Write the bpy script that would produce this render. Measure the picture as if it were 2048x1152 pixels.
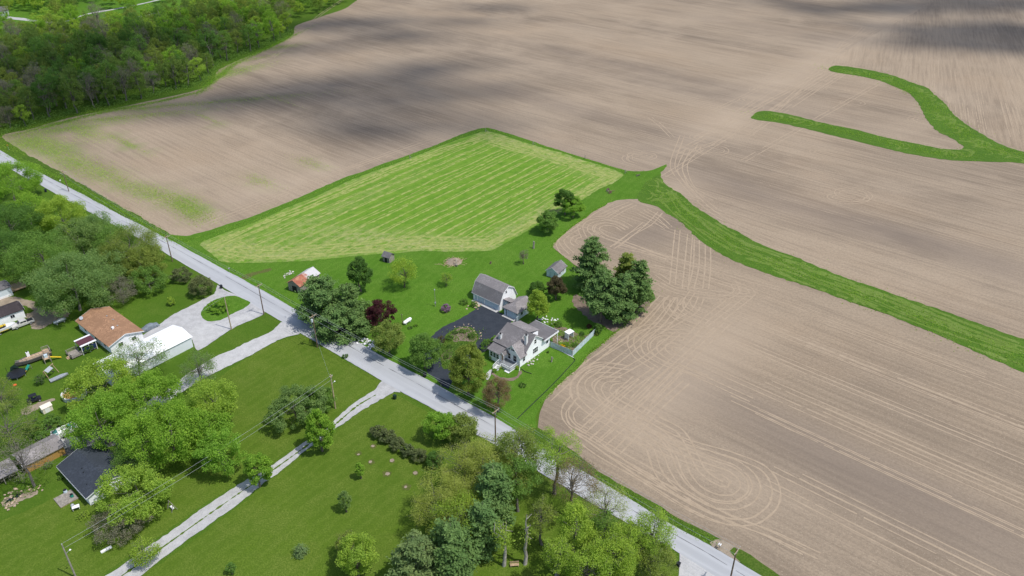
import bpy, bmesh, math, random
import numpy as np
from mathutils import Vector, Matrix
from mathutils.geometry import tessellate_polygon, delaunay_2d_cdt

S = bpy.context.scene
for o in list(bpy.data.objects):
    bpy.data.objects.remove(o)
COL = S.collection
R = math.radians

# ------------------------------------------------------------------ camera
FPX, PITCH, CAMH = 1575.0, 31.2, 122.0          # focal length in photo pixels, degrees down, metres
cam = bpy.data.cameras.new('camera')
cam.sensor_width = 36.0
cam.lens = 36.0 * FPX / 2048.0
cam.clip_start, cam.clip_end = 1.0, 20000.0
cam_o = bpy.data.objects.new('camera', cam)
COL.objects.link(cam_o)
cam_o.location = (0, 0, CAMH)
cam_o.rotation_euler = (R(90 - PITCH), 0, 0)
S.camera = cam_o

# ------------------------------------------------------------------ sky and sun
SUN_EL = 62.0
SUN_H = Vector((0.909, -0.416, 0)).normalized()          # horizontal direction towards the sun
SUN = Vector((SUN_H.x * math.cos(R(SUN_EL)), SUN_H.y * math.cos(R(SUN_EL)), math.sin(R(SUN_EL))))
world = bpy.data.worlds.new('World')
S.world = world
world.use_nodes = True
wn = world.node_tree.nodes
sky = wn.new('ShaderNodeTexSky')
sky.sky_type = 'NISHITA'
sky.sun_disc = False
sky.sun_elevation = R(SUN_EL)
sky.sun_rotation = math.atan2(SUN_H.x, SUN_H.y)
sky.dust_density = 1.5
bg = wn['Background']
bg.inputs['Strength'].default_value = 0.15
world.node_tree.links.new(sky.outputs[0], bg.inputs[0])
sl = bpy.data.lights.new('sun', 'SUN')
sl.energy = 3.4
sl.angle = R(0.55)
sl.color = (1.0, 0.965, 0.915)
so = bpy.data.objects.new('sun', sl)
COL.objects.link(so)
so.rotation_euler = SUN.to_track_quat('Z', 'Y').to_euler()
S.view_settings.view_transform = 'Standard'
S.view_settings.look = 'None'
S.view_settings.exposure = 0.16
S.view_settings.gamma = 1.0
S.cycles.max_bounces = 6
S.cycles.diffuse_bounces = 3
S.cycles.transmission_bounces = 3
S.cycles.transparent_max_bounces = 4

# ------------------------------------------------------------------ photo pixel -> place on a horizontal plane
CT, ST = math.cos(R(PITCH)), math.sin(R(PITCH))
def at(px, py, z=0.0):
    x, y = (px - 1024) / FPX, -(py - 576) / FPX
    d = (x, CT + y * ST, -ST + y * CT)
    s = (z - CAMH) / d[2]
    return Vector((d[0] * s, d[1] * s, z))
def mpp(px, py):                                  # metres per photo pixel there
    p = at(px, py)
    return math.sqrt(p.x ** 2 + p.y ** 2 + CAMH ** 2) / FPX
ROAD_ANG = 140.0                                   # the road runs this way, lots are square to it
LOT = 50.0

# ------------------------------------------------------------------ object helpers
def tag(o, label=None, cat=None, group=None, kind=None):
    if label: o['label'] = label
    if cat: o['category'] = cat
    if group: o['group'] = group
    if kind: o['kind'] = kind
    return o
def mesh_np(name, verts, faces_n, fidx, mats, smooth=False, matidx=None):
    """verts (N,3); fidx flat loop indices; faces_n corners per face (int or array)"""
    me = bpy.data.meshes.new(name)
    verts = np.asarray(verts, dtype=np.float32)
    fidx = np.asarray(fidx, dtype=np.int32).ravel()
    if isinstance(faces_n, int):
        nf = len(fidx) // faces_n
        starts = np.arange(nf, dtype=np.int32) * faces_n
    else:
        faces_n = np.asarray(faces_n, dtype=np.int32)
        nf = len(faces_n)
        starts = np.concatenate([[0], np.cumsum(faces_n)[:-1]]).astype(np.int32)
    me.vertices.add(len(verts)); me.vertices.foreach_set('co', verts.ravel())
    me.loops.add(len(fidx)); me.loops.foreach_set('vertex_index', fidx)
    me.polygons.add(nf); me.polygons.foreach_set('loop_start', starts)
    me.polygons.foreach_set('use_smooth', np.full(nf, bool(smooth)))
    if matidx is not None: me.polygons.foreach_set('material_index', np.asarray(matidx, dtype=np.int32))
    me.update(calc_edges=True)
    for m in (mats if isinstance(mats, (list, tuple)) else [mats]): me.materials.append(m)
    return me
def link(name, me, parent=None, loc=None, rz=0):
    o = bpy.data.objects.new(name, me)
    COL.objects.link(o)
    if parent is not None: o.parent = parent
    if loc is not None: o.location = loc
    if rz: o.rotation_euler.z = rz
    return o
def empty(name, loc, deg=0.0, label=None, cat=None, group=None):
    o = link(name, None, None, loc, R(deg))
    o.empty_display_size = .3
    return tag(o, label, cat, group)
class MB:
    def __init__(s): s.v = []; s.f = []
    def poly(s, pts):
        n = len(s.v); s.v += [tuple(p) for p in pts]; s.f.append(tuple(range(n, n + len(pts)))); return s
    def box(s, x0, x1, y0, y1, z0, z1):
        n = len(s.v)
        s.v += [(x0,y0,z0),(x1,y0,z0),(x1,y1,z0),(x0,y1,z0),(x0,y0,z1),(x1,y0,z1),(x1,y1,z1),(x0,y1,z1)]
        s.f += [tuple(n+i for i in q) for q in ((0,3,2,1),(4,5,6,7),(0,1,5,4),(1,2,6,5),(2,3,7,6),(3,0,4,7))]
        return s
    def ext(s, pts, vec):                          # a polygon pushed along vec: closed prism
        n = len(s.v); k = len(pts); v = Vector(vec)
        s.v += [tuple(p) for p in pts] + [tuple(Vector(p) + v) for p in pts]
        s.f.append(tuple(range(n, n + k))); s.f.append(tuple(range(n + 2*k - 1, n + k - 1, -1)))
        for i in range(k):
            j = (i + 1) % k
            s.f.append((n + i, n + k + i, n + k + j, n + j))
        return s
    def bar(s, a, b, w, h=None):
        a, b = Vector(a), Vector(b); h = h or w
        d = (b - a).normalized()
        u = d.cross(Vector((0, 0, 1)))
        u = Vector((1, 0, 0)) if u.length < 1e-3 else u.normalized()
        t = u.cross(d)
        s.ext([a + u*w/2 + t*h/2, a - u*w/2 + t*h/2, a - u*w/2 - t*h/2, a + u*w/2 - t*h/2], b - a)
        return s
    def tube(s, pts, rads, n=6, cap=True):
        pts = [Vector(p) for p in pts]
        if not isinstance(rads, (list, tuple)): rads = [rads] * len(pts)
        base = len(s.v)
        for i, p in enumerate(pts):
            d = (pts[min(i + 1, len(pts) - 1)] - pts[max(i - 1, 0)]).normalized()
            u = d.cross(Vector((0.13, 0.2, 1)) if abs(d.z) < .95 else Vector((1, 0, 0))).normalized()
            t = d.cross(u)
            for k in range(n):
                a = 2 * math.pi * k / n
                s.v.append(tuple(p + (u * math.cos(a) + t * math.sin(a)) * rads[i]))
        for i in range(len(pts) - 1):
            for k in range(n):
                k2 = (k + 1) % n
                s.f.append((base + i*n + k, base + i*n + k2, base + (i+1)*n + k2, base + (i+1)*n + k))
        if cap:
            s.f.append(tuple(base + k for k in range(n))[::-1])
            s.f.append(tuple(base + (len(pts)-1)*n + k for k in range(n)))
        return s
    def lathe(s, prof, n=12, c=(0, 0, 0), axis='z'):
        base = len(s.v)
        for (r, z) in prof:
            for k in range(n):
                a = 2 * math.pi * k / n
                p = (r*math.cos(a), r*math.sin(a), z)
                if axis == 'x': p = (p[2], p[0], p[1])
                if axis == 'y': p = (p[0], p[2], p[1])
                s.v.append((p[0]+c[0], p[1]+c[1], p[2]+c[2]))
        for i in range(len(prof) - 1):
            for k in range(n):
                k2 = (k + 1) % n
                s.f.append((base+i*n+k, base+i*n+k2, base+(i+1)*n+k2, base+(i+1)*n+k))
        s.f.append(tuple(base + k for k in range(n))[::-1])
        s.f.append(tuple(base + (len(prof)-1)*n + k for k in range(n)))
        return s
    def build(s, name, m, parent=None, smooth=False, loc=None, rz=0, bevel=0):
        cnt = [len(f) for f in s.f]; idx = [i for f in s.f for i in f]
        me = mesh_np(name, s.v, cnt, idx, m, smooth)
        bm = bmesh.new(); bm.from_mesh(me); bmesh.ops.recalc_face_normals(bm, faces=bm.faces)
        if bevel:
            bmesh.ops.remove_doubles(bm, verts=bm.verts, dist=.002)
            bmesh.ops.bevel(bm, geom=bm.edges, offset=bevel, segments=2, profile=.6, affect='EDGES')
        bm.to_mesh(me); bm.free()
        me.polygons.foreach_set('use_smooth', np.full(len(me.polygons), bool(smooth)))
        return link(name, me, parent, loc, rz)
def copy_tree(o, parent=None):
    c = o.copy(); COL.objects.link(c); c.parent = parent
    for ch in o.children: copy_tree(ch, c)
    return c

# ------------------------------------------------------------------ materials
class NT:
    def __init__(s, name):
        s.m = bpy.data.materials.new(name); s.m.use_nodes = True
        s.t = s.m.node_tree; s.t.nodes.clear()
        s.out = s.n('ShaderNodeOutputMaterial')
    def n(s, typ, ins=None, **kw):
        nd = s.t.nodes.new(typ)
        for k, v in kw.items(): setattr(nd, k, v)
        for k, v in (ins or {}).items(): s.put(nd.inputs[k], v)
        return nd
    def put(s, sock, v):
        if isinstance(v, bpy.types.NodeSocket): s.t.links.new(v, sock)
        elif isinstance(v, (tuple, list)) and sock.type == 'RGBA': sock.default_value = (*v[:3], 1)
        else: sock.default_value = v
    def pos(s): return s.n('ShaderNodeNewGeometry').outputs['Position']
    def objco(s): return s.n('ShaderNodeTexCoord').outputs['Object']
    def rot(s, vec, deg, sc=(1, 1, 1)):            # coordinates along / across a heading
        a = s.n('ShaderNodeVectorRotate', {'Vector': vec, 'Angle': R(-deg)}, rotation_type='Z_AXIS')
        return s.n('ShaderNodeVectorMath', {0: a.outputs[0], 1: sc}, operation='MULTIPLY').outputs[0]
    def noise(s, vec, scale, detail=4, rough=.55, dist=0):
        return s.n('ShaderNodeTexNoise', {'Vector': vec, 'Scale': scale, 'Detail': detail, 'Roughness': rough, 'Distortion': dist}).outputs['Fac']
    def ramp(s, fac, lo, hi):
        return s.n('ShaderNodeMapRange', {'Value': fac, 'From Min': lo, 'From Max': hi}, interpolation_type='SMOOTHSTEP').outputs['Result']
    def mix(s, fac, a, b, mode='MIX'):
        nd = s.n('ShaderNodeMix', data_type='RGBA', blend_type=mode)
        s.put(nd.inputs[0], fac); s.put(nd.inputs[6], a); s.put(nd.inputs[7], b)
        return nd.outputs[2]
    def math(s, op, a, b=0.5):
        return s.n('ShaderNodeMath', {0: a, 1: b}, operation=op).outputs[0]
    def bump(s, h, strength=.3, dist=.05):
        return s.n('ShaderNodeBump', {'Height': h, 'Strength': strength, 'Distance': dist}).outputs[0]
    def attr(s, name):
        return s.n('ShaderNodeAttribute', attribute_name=name).outputs['Fac']
    def finish(s, col, rough=.9, normal=None, metal=0, spec=.3, **kw):
        b = s.n('ShaderNodeBsdfPrincipled', {'Base Color': col, 'Roughness': rough, 'Metallic': metal, 'Specular IOR Level': spec})
        for k, v in kw.items(): s.put(b.inputs[k.replace('_', ' ')], v)
        if normal is not None: s.put(b.inputs['Normal'], normal)
        s.t.links.new(b.outputs[0], s.out.inputs[0])
        return s.m
_mc = {}
def sc(c, k): return tuple(x * k for x in c)
def plain(name, c, rough=.6, var=.12, scale=3.0, metal=0, spec=.3, dirt=0.0):
    if name in _mc: return _mc[name]
    t = NT(name); p = t.pos()
    n = t.noise(p, scale, 5)
    col = t.mix(t.ramp(n, .3, .7), sc(c, 1 - var), sc(c, 1 + var))
    if dirt:
        d = t.ramp(t.noise(p, .6, 6, .7), .48, .72)
        col = t.mix(t.math('MULTIPLY', d, dirt), col, (.12, .10, .075))
    _mc[name] = t.finish(col, rough, t.bump(n, .15, .02), metal, spec)
    return _mc[name]
def siding(name, c, deg=0, step=.14, dirt=.12, vertical=False):
    """painted boards: fine shadow lines between the courses"""
    if name in _mc: return _mc[name]
    t = NT(name); p = t.pos()
    sep = t.n('ShaderNodeSeparateXYZ', {0: t.rot(p, deg)})
    f = t.math('FRACT', t.math('DIVIDE', sep.outputs['X' if vertical else 'Z'], step))
    col = t.mix(t.ramp(t.noise(p, 1.3, 5), .3, .75), sc(c, .93), c)
    d = t.ramp(t.noise(p, .9, 6, .7), .5, .78)
    col = t.mix(t.math('MULTIPLY', d, dirt), col, (.2, .18, .14))
    _mc[name] = t.finish(col, .55, t.bump(t.math('SUBTRACT', 1.0, f), .12, .01))
    return _mc[name]
def shingle(name, c, deg=LOT, var=.22):
    if name in _mc: return _mc[name]
    t = NT(name); p = t.pos()
    r = t.rot(p, deg)
    big = t.noise(p, .35, 5, .6)
    tabs = t.n('ShaderNodeTexVoronoi', {'Vector': t.n('ShaderNodeVectorMath', {0: r, 1: (3.2, 3.2, 5.5)}, operation='MULTIPLY').outputs[0], 'Scale': 1.0}, distance='CHEBYCHEV')
    tone = t.n('ShaderNodeSeparateColor', {0: tabs.outputs['Color']}).outputs[0]
    col = t.mix(t.ramp(tone, .1, .9), sc(c, 1 - var), sc(c, 1 + var))
    col = t.mix(t.ramp(big, .35, .7), sc(c, .8), col)
    streak = t.noise(t.n('ShaderNodeVectorMath', {0: r, 1: (1.6, 1.6, .25)}, operation='MULTIPLY').outputs[0], 1.0, 5, .65)
    col = t.mix(t.math('MULTIPLY', t.ramp(streak, .5, .75), .35), col, sc(c, .55))
    _mc[name] = t.finish(col, .92, t.bump(tabs.outputs['Distance'], .4, .03), spec=.15)
    return _mc[name]
# ------------------------------------------------------------------ ground materials
def grass_mat(name, a, b, c, stripes=None, tan=.25, tan_col=(.21, .19, .075), scale=1.0, thatch=.62):
    t = NT(name); p = t.pos()
    big = t.noise(p, .035 * scale, 5, .6)
    mid = t.noise(p, .32 * scale, 6, .65)
    fine = t.noise(p, 3.2, 4, .7)
    col = t.mix(t.ramp(big, .38, .62), sc(a, .86), sc(b, 1.08))
    col = t.mix(t.math('MULTIPLY', t.ramp(mid, .42, .75), .75), col, c)
    tuft = t.noise(p, .95, 5, .72)
    col = t.mix(t.math('MULTIPLY', t.ramp(tuft, .52, .36), .5), col, sc(a, .68))
    col = t.mix(t.math('MULTIPLY', t.ramp(tuft, .54, .7), .45), col, sc(c, 1.18))
    damp = t.ramp(t.noise(p, .018, 4, .6, .8), .5, .7)
    col = t.mix(t.math('MULTIPLY', damp, .4), col, (a[0] * .8, a[1] * .95, a[2]))
    if stripes:
        deg, step, amt = stripes
        w = t.rot(p, deg)
        wob = t.noise(p, .08, 3)
        sep = t.n('ShaderNodeSeparateXYZ', {0: w})
        ph = t.math('ADD', t.math('DIVIDE', sep.outputs['Y'], step), t.math('MULTIPLY', wob, 2.2))
        sn = t.math('SINE', t.math('MULTIPLY', ph, 6.2832))
        streak = t.noise(t.rot(p, deg, (.06, 1.6, 1)), 1.0, 4, .6)
        col = t.mix(t.math('MULTIPLY', t.ramp(t.math('MULTIPLY', sn, streak), -.1, .45), amt), col, sc(c, 1.25))
    pale = t.ramp(t.noise(p, .13, 7, .72, .5), .43, .66)
    col = t.mix(t.math('MULTIPLY', pale, .7), col, (c[0] * 1.2, c[1] * 1.08, c[2] * 1.3))
    dry = t.ramp(t.noise(p, .11, 7, .72, .6), thatch, thatch + .14)
    col = t.mix(t.math('MULTIPLY', dry, tan), col, tan_col)
    col = t.mix(t.math('MULTIPLY', t.ramp(fine, .35, .7), .45), sc(a, .62), col)
    return t.finish(col, .95, t.bump(t.math('ADD', fine, t.math('MULTIPLY', mid, 1.5)), .6, .12), spec=.12)
def soil_mat(name, deg, base=(.235, .19, .148), light=(.315, .262, .205), dark=(.125, .102, .084), seed=0.0):
    t = NT(name); p = t.n('ShaderNodeVectorMath', {0: t.pos(), 1: (seed, seed * .7, 0)}, operation='ADD').outputs[0]
    r = t.rot(p, deg)
    def st(ax, ay, det=4, ro=.55, off=0):
        v = t.n('ShaderNodeVectorMath', {0: r, 1: (ax, ay, 1)}, operation='MULTIPLY').outputs[0]
        v = t.n('ShaderNodeVectorMath', {0: v, 1: (off, off, off)}, operation='ADD').outputs[0]
        return t.noise(v, 1.0, det, ro)
    broad = st(.0045, .018, 5, .62)                 # swales and knolls, drawn out along the drilling
    band = st(.006, .11, 5, .6, 7)                  # passes of the implement
    fine = st(.03, .75, 4, .62, 13)                 # rows
    clod = t.noise(p, 1.5, 5, .75)
    speck = t.noise(p, 3.1, 3, .8)
    blotch = t.noise(p, .022, 6, .62, .5)
    col = t.mix(t.ramp(broad, .36, .6), sc(dark, .95), base)
    col = t.mix(t.math('MULTIPLY', t.ramp(blotch, .4, .68), .6), col, light)
    warm = t.ramp(t.noise(p, .012, 4, .6), .48, .7)
    col = t.mix(t.math('MULTIPLY', warm, .35), col, (.37, .27, .175))
    col = t.mix(t.math('MULTIPLY', t.ramp(band, .42, .66), .4), col, sc(light, .96))
    col = t.mix(t.math('MULTIPLY', t.ramp(fine, .45, .64), .3), col, sc(light, 1.1))
    col = t.mix(t.math('MULTIPLY', t.ramp(fine, .5, .34), .26), col, sc(dark, .85))
    sep = t.n('ShaderNodeSeparateXYZ', {0: r})
    rowp = t.math('SINE', t.math('MULTIPLY', t.math('ADD', sep.outputs['Y'], t.math('MULTIPLY', broad, 3)), 8.27))
    col = t.mix(t.math('MULTIPLY', t.ramp(rowp, .0, .9), .12), col, sc(dark, .9))
    col = t.mix(t.math('MULTIPLY', t.ramp(clod, .55, .42), .3), col, sc(dark, .75))
    col = t.mix(t.math('MULTIPLY', t.ramp(speck, .58, .68), .5), col, (.47, .40, .30))
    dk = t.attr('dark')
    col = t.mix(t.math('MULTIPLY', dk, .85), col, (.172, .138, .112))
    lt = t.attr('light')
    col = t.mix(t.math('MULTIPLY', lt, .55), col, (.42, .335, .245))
    wd = t.attr('weed')
    wm = t.math('MULTIPLY', wd, t.math('ADD', .25, t.math('MULTIPLY', t.ramp(t.math('ADD', t.math('MULTIPLY', fine, .7), t.math('MULTIPLY', clod, .6)), .52, .74), 1.3)))
    wm = t.n('ShaderNodeClamp', {0: wm}).outputs[0]
    col = t.mix(t.math('MULTIPLY', wm, .75), col, (.13, .20, .04))
    return t.finish(col, .97, t.bump(t.math('ADD', fine, t.math('MULTIPLY', clod, .7)), .5, .15), spec=.1)
def road_mat():
    t = NT('chip_seal'); p = t.pos(); r = t.rot(p, ROAD_ANG)
    lane = t.noise(t.n('ShaderNodeVectorMath', {0: r, 1: (.02, .55, 1)}, operation='MULTIPLY').outputs[0], 1.0, 4, .6)
    blot = t.noise(p, .22, 6, .65)
    fine = t.noise(p, 9, 3, .7)
    col = t.mix(t.ramp(lane, .36, .66), (.345, .352, .362), (.402, .410, .420))
    col = t.mix(t.math('MULTIPLY', t.ramp(blot, .52, .72), .45), col, (.335, .342, .352))
    col = t.mix(t.math('MULTIPLY', t.ramp(fine, .55, .7), .2), col, (.52, .53, .54))
    stain = t.ramp(t.noise(t.n('ShaderNodeVectorMath', {0: r, 1: (.12, 1.2, 1)}, operation='MULTIPLY').outputs[0], 1.0, 6, .7, 1.2), .66, .72)
    col = t.mix(t.math('MULTIPLY', stain, .35), col, (.20, .205, .21))
    return t.finish(col, .85, t.bump(fine, .3, .02), spec=.2)
def gravel_mat(name, a, b, weed=.3):
    t = NT(name); p = t.pos()
    n1 = t.noise(p, .5, 6, .68); n2 = t.noise(p, 6, 3, .75); n3 = t.noise(p, .9, 5, .7)
    col = t.mix(t.ramp(n1, .3, .68), a, b)
    col = t.mix(t.math('MULTIPLY', t.ramp(n2, .5, .72), .5), col, sc(b, 1.2))
    col = t.mix(t.math('MULTIPLY', t.ramp(n2, .48, .3), .5), col, sc(a, .6))
    col = t.mix(t.math('MULTIPLY', t.ramp(n3, .6, .7), weed), col, (.11, .13, .05))
    return t.finish(col, .95, t.bump(n2, .5, .03), spec=.12)
def meadow_mat():
    """cut hay lying in swaths: green stubble between straw-coloured rows"""
    t = NT('cut_hay'); p = t.pos(); r = t.rot(p, LOT + 1.5)
    sep = t.n('ShaderNodeSeparateXYZ', {0: r})
    wob = t.noise(t.n('ShaderNodeVectorMath', {0: r, 1: (.02, .05, 1)}, operation='MULTIPLY').outputs[0], 1.0, 3)
    ph = t.math('ADD', t.math('DIVIDE', sep.outputs['Y'], 4.3), t.math('MULTIPLY', wob, 1.6))
    tri = t.math('SINE', t.math('MULTIPLY', ph, 6.2832))
    brk = t.noise(t.n('ShaderNodeVectorMath', {0: r, 1: (.12, .8, 1)}, operation='MULTIPLY').outputs[0], 1.0, 5, .7)
    mid = t.noise(p, .25, 6, .68); fine = t.noise(p, 2.6, 4, .75)
    swath = t.ramp(t.math('ADD', t.math('MULTIPLY', tri, .42), t.math('MULTIPLY', brk, 1.5)), .78, 1.12)
    col = t.mix(t.ramp(mid, .3, .7), (.085, .195, .014), (.14, .25, .025))
    col = t.mix(t.math('MULTIPLY', swath, .12), col, (.29, .33, .095))
    col = t.mix(t.math('MULTIPLY', t.ramp(fine, .52, .72), .2), col, (.30, .32, .11))
    col = t.mix(t.math('MULTIPLY', t.ramp(fine, .46, .3), .5), col, (.075, .155, .014))
    ed = t.attr('light')
    brk2 = t.ramp(t.noise(p, .35, 6, .75), .35, .7)
    col = t.mix(t.math('MULTIPLY', t.math('MULTIPLY', ed, brk2), .8), col, (.42, .36, .19))
    return t.finish(col, .95, t.bump(t.math('ADD', t.math('MULTIPLY', swath, 1.2), fine), .6, .15), spec=.12)

M = {}
M['lawn'] = grass_mat('lawn_grass', (.082, .168, .013), (.118, .215, .019), (.18, .262, .038), tan=.35)
M['yard'] = grass_mat('mown_yard_grass', (.100, .178, .015), (.150, .228, .022), (.235, .292, .055), stripes=(LOT + 2, 2.4, .3), tan=.4, tan_col=(.26, .225, .09))
M['home'] = grass_mat('homestead_grass', (.090, .212, .015), (.122, .262, .021), (.20, .335, .05), stripes=(LOT + 12, 2.6, .28), tan=.3)
M['rank'] = grass_mat('rank_verge_grass', (.070, .145, .014), (.105, .185, .020), (.18, .225, .045), tan=.6, thatch=.54)
M['water'] = grass_mat('waterway_grass', (.080, .178, .016), (.108, .225, .022), (.19, .29, .05), tan=.4, stripes=(ROAD_ANG + 8, 3.6, .3), thatch=.57, tan_col=(.30, .28, .12))
SB, SL, SD = (.296, .229, .160), (.368, .291, .208), (.196, .153, .112)
M['soil'] = soil_mat('tilled_soil', ROAD_ANG - 1, SB, SL, SD)
M['soil_near'] = soil_mat('drilled_soil', ROAD_ANG - 1, (.276, .214, .149), (.336, .265, .188), (.190, .148, .108), seed=31.0)
M['soil_right'] = soil_mat('far_tilled_soil', 66, SB, SL, SD, seed=77.0)
M['track'] = gravel_mat('pressed_straw_track', (.322, .251, .175), (.37, .29, .206), 0)
M['road'] = road_mat()
M['gravel_white'] = gravel_mat('white_gravel', (.38, .375, .368), (.47, .465, .455), .4)
M['gravel_grey'] = gravel_mat('grey_gravel', (.34, .335, .33), (.44, .435, .43), .3)
M['asphalt'] = gravel_mat('sealed_asphalt', (.030, .036, .046), (.042, .049, .060), 0)
M['asphalt_old'] = gravel_mat('old_asphalt', (.10, .102, .108), (.14, .142, .148), .2)
M['mulch'] = gravel_mat('bark_mulch', (.14, .105, .08), (.22, .17, .13), .8)
M['dirt'] = gravel_mat('bare_dirt', (.23, .185, .135), (.32, .265, .20), .5)
M['meadow'] = meadow_mat()
M['concrete'] = gravel_mat('concrete', (.38, .37, .35), (.50, .49, .47), .05)
M['seam'] = plain('tar_seam', (.16, .16, .165), .8)
M['rank_dry'] = grass_mat('worn_thin_grass', (.115, .15, .03), (.16, .175, .05), (.22, .20, .085), tan=.8, thatch=.45)
# ------------------------------------------------------------------ ground sheets
rng = np.random.default_rng(7)
def smooth_path(pts, closed=False, step=2.0, tension=.5):
    """Catmull-Rom through ground points, resampled evenly"""
    P = np.array([(p[0], p[1]) for p in pts], dtype=float)
    n = len(P); out = []
    rngi = range(n if closed else n - 1)
    for i in rngi:
        p1, p2 = P[i], P[(i + 1) % n]
        p0 = P[(i - 1) % n] if (closed or i > 0) else 2 * p1 - p2
        p3 = P[(i + 2) % n] if (closed or i < n - 2) else 2 * p2 - p1
        L = np.linalg.norm(p2 - p1); k = max(1, int(L / step))
        tt = np.arange(k) / k
        t = tt[:, None]
        m1, m2 = (p2 - p0) * tension * .8, (p3 - p1) * tension * .8
        lim = L * 1.1
        for m in (m1, m2):
            l = np.linalg.norm(m)
            if l > lim: m *= lim / l
        h = (2*t**3 - 3*t**2 + 1)*p1 + (t**3 - 2*t**2 + t)*m1 + (-2*t**3 + 3*t**2)*p2 + (t**3 - t**2)*m2
        out.append(h)
    out = np.concatenate(out)
    if not closed: out = np.vstack([out, P[-1]])
    return out
def jitter(path, amt, closed=True):
    n = len(path)
    d = np.roll(path, -1, 0) - np.roll(path, 1, 0)
    nrm = np.stack([-d[:, 1], d[:, 0]], 1); nrm /= np.linalg.norm(nrm, axis=1, keepdims=True) + 1e-9
    w = rng.normal(size=n)
    slow = sum(np.roll(w, k) for k in range(-3, 4)) / 7
    return path + nrm * (w * .45 + slow * 1.6)[:, None] * amt
def inside(poly, pts):
    x, y = pts[:, 0], pts[:, 1]; r = np.zeros(len(pts), bool); j = len(poly) - 1
    for i in range(len(poly)):
        xi, yi = poly[i]; xj, yj = poly[j]
        c = ((yi > y) != (yj > y)) & (x < (xj - xi) * (y - yi) / (yj - yi + 1e-12) + xi)
        r ^= c; j = i
    return r
def blobs(xy, specs):
    """(px, py, radius along, radius across, heading, strength) -> soft mask"""
    m = np.zeros(len(xy))
    for (px, py, ra, rc, deg, k) in specs:
        c = at(px, py); a = R(deg)
        dx, dy = xy[:, 0] - c.x, xy[:, 1] - c.y
        u = (dx * math.cos(a) + dy * math.sin(a)) / ra; v = (-dx * math.sin(a) + dy * math.cos(a)) / rc
        m = np.maximum(m, k * np.exp(-(u*u + v*v) * 1.1))
    return np.clip(m, 0, 1)
def sheet(name, px_pts, z, mat, kind='structure', step=1.5, jit=.3, sharp=False, world=False, attrs=None, cell=0, parent=None):
    P = [Vector((p[0], p[1], 0)) if world else at(*p) for p in px_pts]
    path = np.array([(p.x, p.y) for p in P]) if sharp else smooth_path(P, True, step)
    if jit: path = jitter(path, jit)
    vs = [Vector(p) for p in path]
    n = len(vs)
    if cell:
        lo, hi = path.min(0), path.max(0)
        gx, gy = np.meshgrid(np.arange(lo[0], hi[0], cell), np.arange(lo[1], hi[1], cell))
        g = np.stack([gx.ravel(), gy.ravel()], 1) + rng.uniform(-.3, .3, (gx.size, 2)) * cell
        g = g[inside(path, g)]
        vs += [Vector(p) for p in g]
    v, e, f, *_ = delaunay_2d_cdt(vs, [(i, (i + 1) % n) for i in range(n)], [], 1, 1e-4)
    xy = np.array([(a.x, a.y) for a in v])
    if cell:
        c = xy[np.array([t[:3] for t in f])].mean(1)
        keep = inside(path, c); f = [t for t, k in zip(f, keep) if k]
    ff = []
    for t in f:
        a, b, c = (xy[t[0]], xy[t[1]], xy[t[2]])
        if (b[0]-a[0])*(c[1]-a[1]) - (b[1]-a[1])*(c[0]-a[0]) < 0: t = t[::-1]
        ff.append(t)
    me = mesh_np(name, np.column_stack([xy, np.full(len(xy), z)]), [len(t) for t in ff], [i for t in ff for i in t], mat)
    for k, fn in (attrs or {}).items():
        at_ = me.attributes.new(k, 'FLOAT', 'POINT'); at_.data.foreach_set('value', np.asarray(fn(xy), dtype=np.float32))
    o = link(name, me, parent)
    if parent is None or kind == 'stuff': tag(o, kind=kind)
    return o
def ribbon_data(path, w, z, jit=.0):
    d = np.gradient(path, axis=0); nrm = np.stack([-d[:, 1], d[:, 0]], 1)
    nrm /= np.linalg.norm(nrm, axis=1, keepdims=True) + 1e-9
    ww = (w / 2) * (1 + jit * rng.normal(size=len(path)))[:, None]
    a, b = path + nrm * ww, path - nrm * ww
    v = np.empty((2 * len(path), 3)); v[0::2, :2] = a; v[1::2, :2] = b; v[:, 2] = z + np.repeat(np.linspace(0, .003, len(path)), 2)
    i = np.arange(len(path) - 1) * 2
    return v, np.stack([i, i + 1, i + 3, i + 2], 1)
def ribbons(name, items, mat, parent=None, gap=0.0, kind='stuff', jit=.25, clip=None):
    """items: (path Nx2, width, z); gap = share of pieces worn away"""
    V, Fc, off = [], [], 0
    for k_, (path, w, z) in enumerate(items):
        v, f = ribbon_data(path, w, z + k_ * .00005, jit)
        if gap:
            k = rng.random(len(f)); k = np.convolve(k, np.ones(3) / 3, 'same') > gap * .62; f = f[k]
        if clip is not None: f = f[inside(clip, v[f].mean(1)[:, :2]) & inside(clip, v[f[:, 0], :2]) & inside(clip, v[f[:, 1], :2])]
        V.append(v); Fc.append(f + off); off += len(v)
    V = np.concatenate(V); Fc = np.concatenate(Fc)
    o = link(name, mesh_np(name, V, 4, Fc[:, ::-1], mat), parent)
    return tag(o, kind=kind)

RW = ROAD_ANG - 1
# the ground itself, out past anything in view
g0 = MB().poly([(-2500, -600, 0), (2500, -600, 0), (2500, 4200, 0), (-2500, 4200, 0)]).build('ground', M['lawn'])
tag(g0, kind='structure')

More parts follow.
